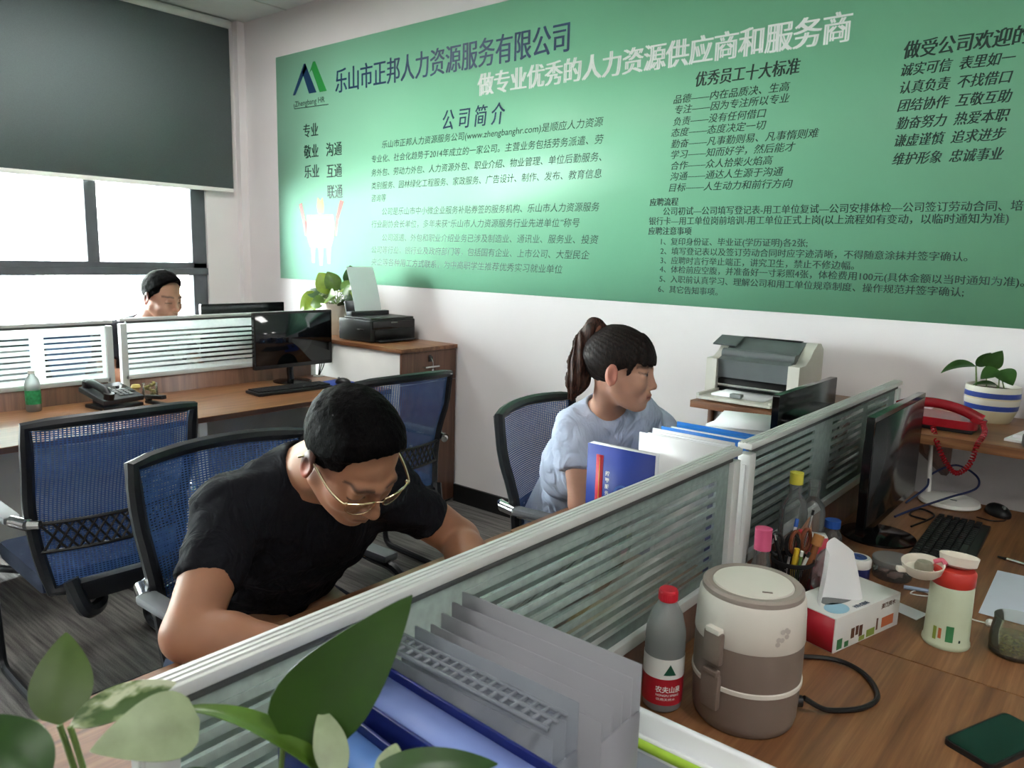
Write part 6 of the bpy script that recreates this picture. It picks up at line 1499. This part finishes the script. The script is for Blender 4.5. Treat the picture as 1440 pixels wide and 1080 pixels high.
def blouse(p):
    J = wom.J; d = tw(p)
    wst = V(*J['waist']); ax = V(*J['waist']) - V(*J['hip']); ax /= np.linalg.norm(ax)
    z = (p - wst) @ ax; ang = np.arctan2((p - wst)[:, 1], (p - wst)[:, 0])
    sk = d_cone(p, wst - ax * 0.02, V(*J['hip']) - ax * 0.02, 0.128, 0.190) + 0.008 * np.sin(ang * 26 + 2 * np.sin(z * 20))
    sk = smax(sk, z - 0.0, 0.02)
    sk = smax(sk, -(z + 0.235), 0.006)
    d = smin(d, sk, 0.02)
    d = d + 0.010 * np.exp(-((z - 0.005) / 0.022) ** 2)
    for sd in ('r', 'l'):
        a, e = V(*J[sd + 'sh']), V(*J[sd + 'el']); b = a + (e - a) * 0.27
        d = smin(d, d_ell(p, b, (0.068, 0.064, 0.072)) + 0.004 * wob(p, 70, 4.0), 0.035)
    nb = V(*J['neck']); nd = wom.hc - nb; nd /= np.linalg.norm(nd)
    return smax(d, -d_cone(p, nb - nd * 0.03, nb + nd * 0.2, 0.050, 0.080), 0.012)
wom.wear('blouse', blouse, 0.0052, m_blouse)
wom.wear('trousers', lambda p: smax(U(0.04, wom.legs(p, 0.010), d_ell(p, V(*W['hip']) - V(0, 0, 0.02), (0.14, 0.175, 0.11))), p[:, 2] - 0.58, 0.01), 0.008, cloth_mat('navy_trousers', (44, 50, 74)))
wom.wear('shoes', lambda p: wom.feet(p, 0.004), 0.007, m_shoe)
def lady_hair(q):
    ay = np.abs(q[:, 1])
    d = d_ell(q, (-0.016, 0, 0.040), (0.108, 0.0855, 0.094))
    x = q[:, 0]
    zl = np.where(x < -0.02, -0.004, np.where(x < 0.045, -0.004 + (x + 0.02) * 0.50, 0.034))
    pl = zl - q[:, 2]
    back = (x + 0.024); lowback = -(q[:, 2] + 0.080 + 0.25 * np.maximum(0, x + 0.09))
    cap = smax(d, smin(pl, smax(back, lowback, 0.02), 0.015), 0.008)
    # fringe
    fr = smax(np.abs(d_ell(q, (-0.010, 0, 0.028), (0.108, 0.080, 0.102))) - 0.006, np.maximum(0.052 - q[:, 0] + 0.3 * ay, np.maximum(0.028 + 0.004 * np.sin(q[:, 1] * 260) - q[:, 2], q[:, 2] - 0.115)), 0.006)
    lock = d_cone(np.stack([q[:, 0], ay, q[:, 2]], 1), (0.046, 0.066, 0.05), (0.032, 0.072, 0.002), 0.011, 0.006)
    d = U(0.010, cap, fr, lock)
    ph = np.arctan2(q[:, 1], (q[:, 2] - 0.085) + 0.45 * (q[:, 0] + 0.09))
    return d - 0.0012 * np.sin(ph * 34 + 3 * wob(q, 45, 1)) - 0.0007 * np.sin(ph * 71 + 2 * wob(q, 70, 4))
wom.hairpart('hair', lady_hair, 0.0034, m_hairW, hi=(0.16, 0.13, 0.17))
def pony(q):
    P = [(-0.068, 0.0, 0.108), (-0.092, 0, 0.116), (-0.113, 0.0, 0.066), (-0.120, 0.0, 0.005), (-0.126, 0.0, -0.055), (-0.138, 0.0, -0.108)]
    r = [0.020, 0.026, 0.034, 0.038, 0.033, 0.012]
    d = U(0.018, *[d_cone(q, P[i], P[i + 1], r[i], r[i + 1]) for i in range(5)])
    d = d + 0.05 * 0
    return d - 0.0035 * np.sin(np.arctan2(q[:, 1], q[:, 0] + 0.140) * 11 + q[:, 2] * 25) - 0.0012 * wob(q, 200, 2)
wom.hairpart('ponytail', pony, 0.0034, hair_mat('warm_brown_hair', (22, 12, 9), (74, 44, 32), (240, 240, 18)), lo=(-0.21, -0.07, -0.17), hi=(-0.05, 0.07, 0.15))
bm = bm_new(); tube(bm, [wom.hw((-0.080 + 0.006 * math.sin(a), 0.024 * math.cos(a), 0.108 + 0.020 * math.sin(a))) for a in np.linspace(0, 2 * PI, 18, endpoint=False)], 0.006, 8, closed=True); part('hair_band', bm, M('brown_hair_band', (120, 78, 60), 0.8), wom.o)

# ---- the far man under the window
F = dict(head=(-4.27, 2.065, 1.235), neck=(-4.385, 2.035, 1.105), waist=(-4.80, 2.02, 0.76), hip=(-4.98, 2.02, 0.56), rsh=(-4.50, 1.84, 1.02), lsh=(-4.47, 2.22, 1.01),
         rel=(-4.42, 1.80, 0.802), lel=(-4.36, 2.30, 0.802), rwr=(-4.16, 1.92, 0.785), lwr=(-4.14, 2.16, 0.785), knee=(-4.56, 2.02, 0.53), ankle=(-4.58, 2.02, 0.09),
         rhd=(0.7, 0.6, 0), rpn=(0, 0, -1), rth=(-0.5, 0.8, 0.1), lhd=(0.7, -0.6, 0), lpn=(0, 0, -1), lth=(-0.5, -0.8, 0.1))
far = Person('person with short hair behind the glass screen under the window', F, headframe(0.24, 0.22, 0.0), 1.14, (168, 124, 102), fat=1.05)
far.build(0.006)
far.wear('tshirt', tee(far, 0.6, 0.07, 0.070, 0.0035, 4.0), 0.007, cloth_mat('charcoal_shirt', (52, 54, 60)))
far.wear('trousers', lambda p: smax(U(0.04, far.legs(p, 0.012), d_ell(p, V(*F['hip']), (0.16, 0.19, 0.12))), p[:, 2] - 0.60, 0.01), 0.010, m_trous)
far.wear('shoes', lambda p: far.feet(p, 0.006), 0.009, m_shoe)
far.hairpart('hair', lambda q: short_hair(q, 0.010), 0.004, m_hairM)
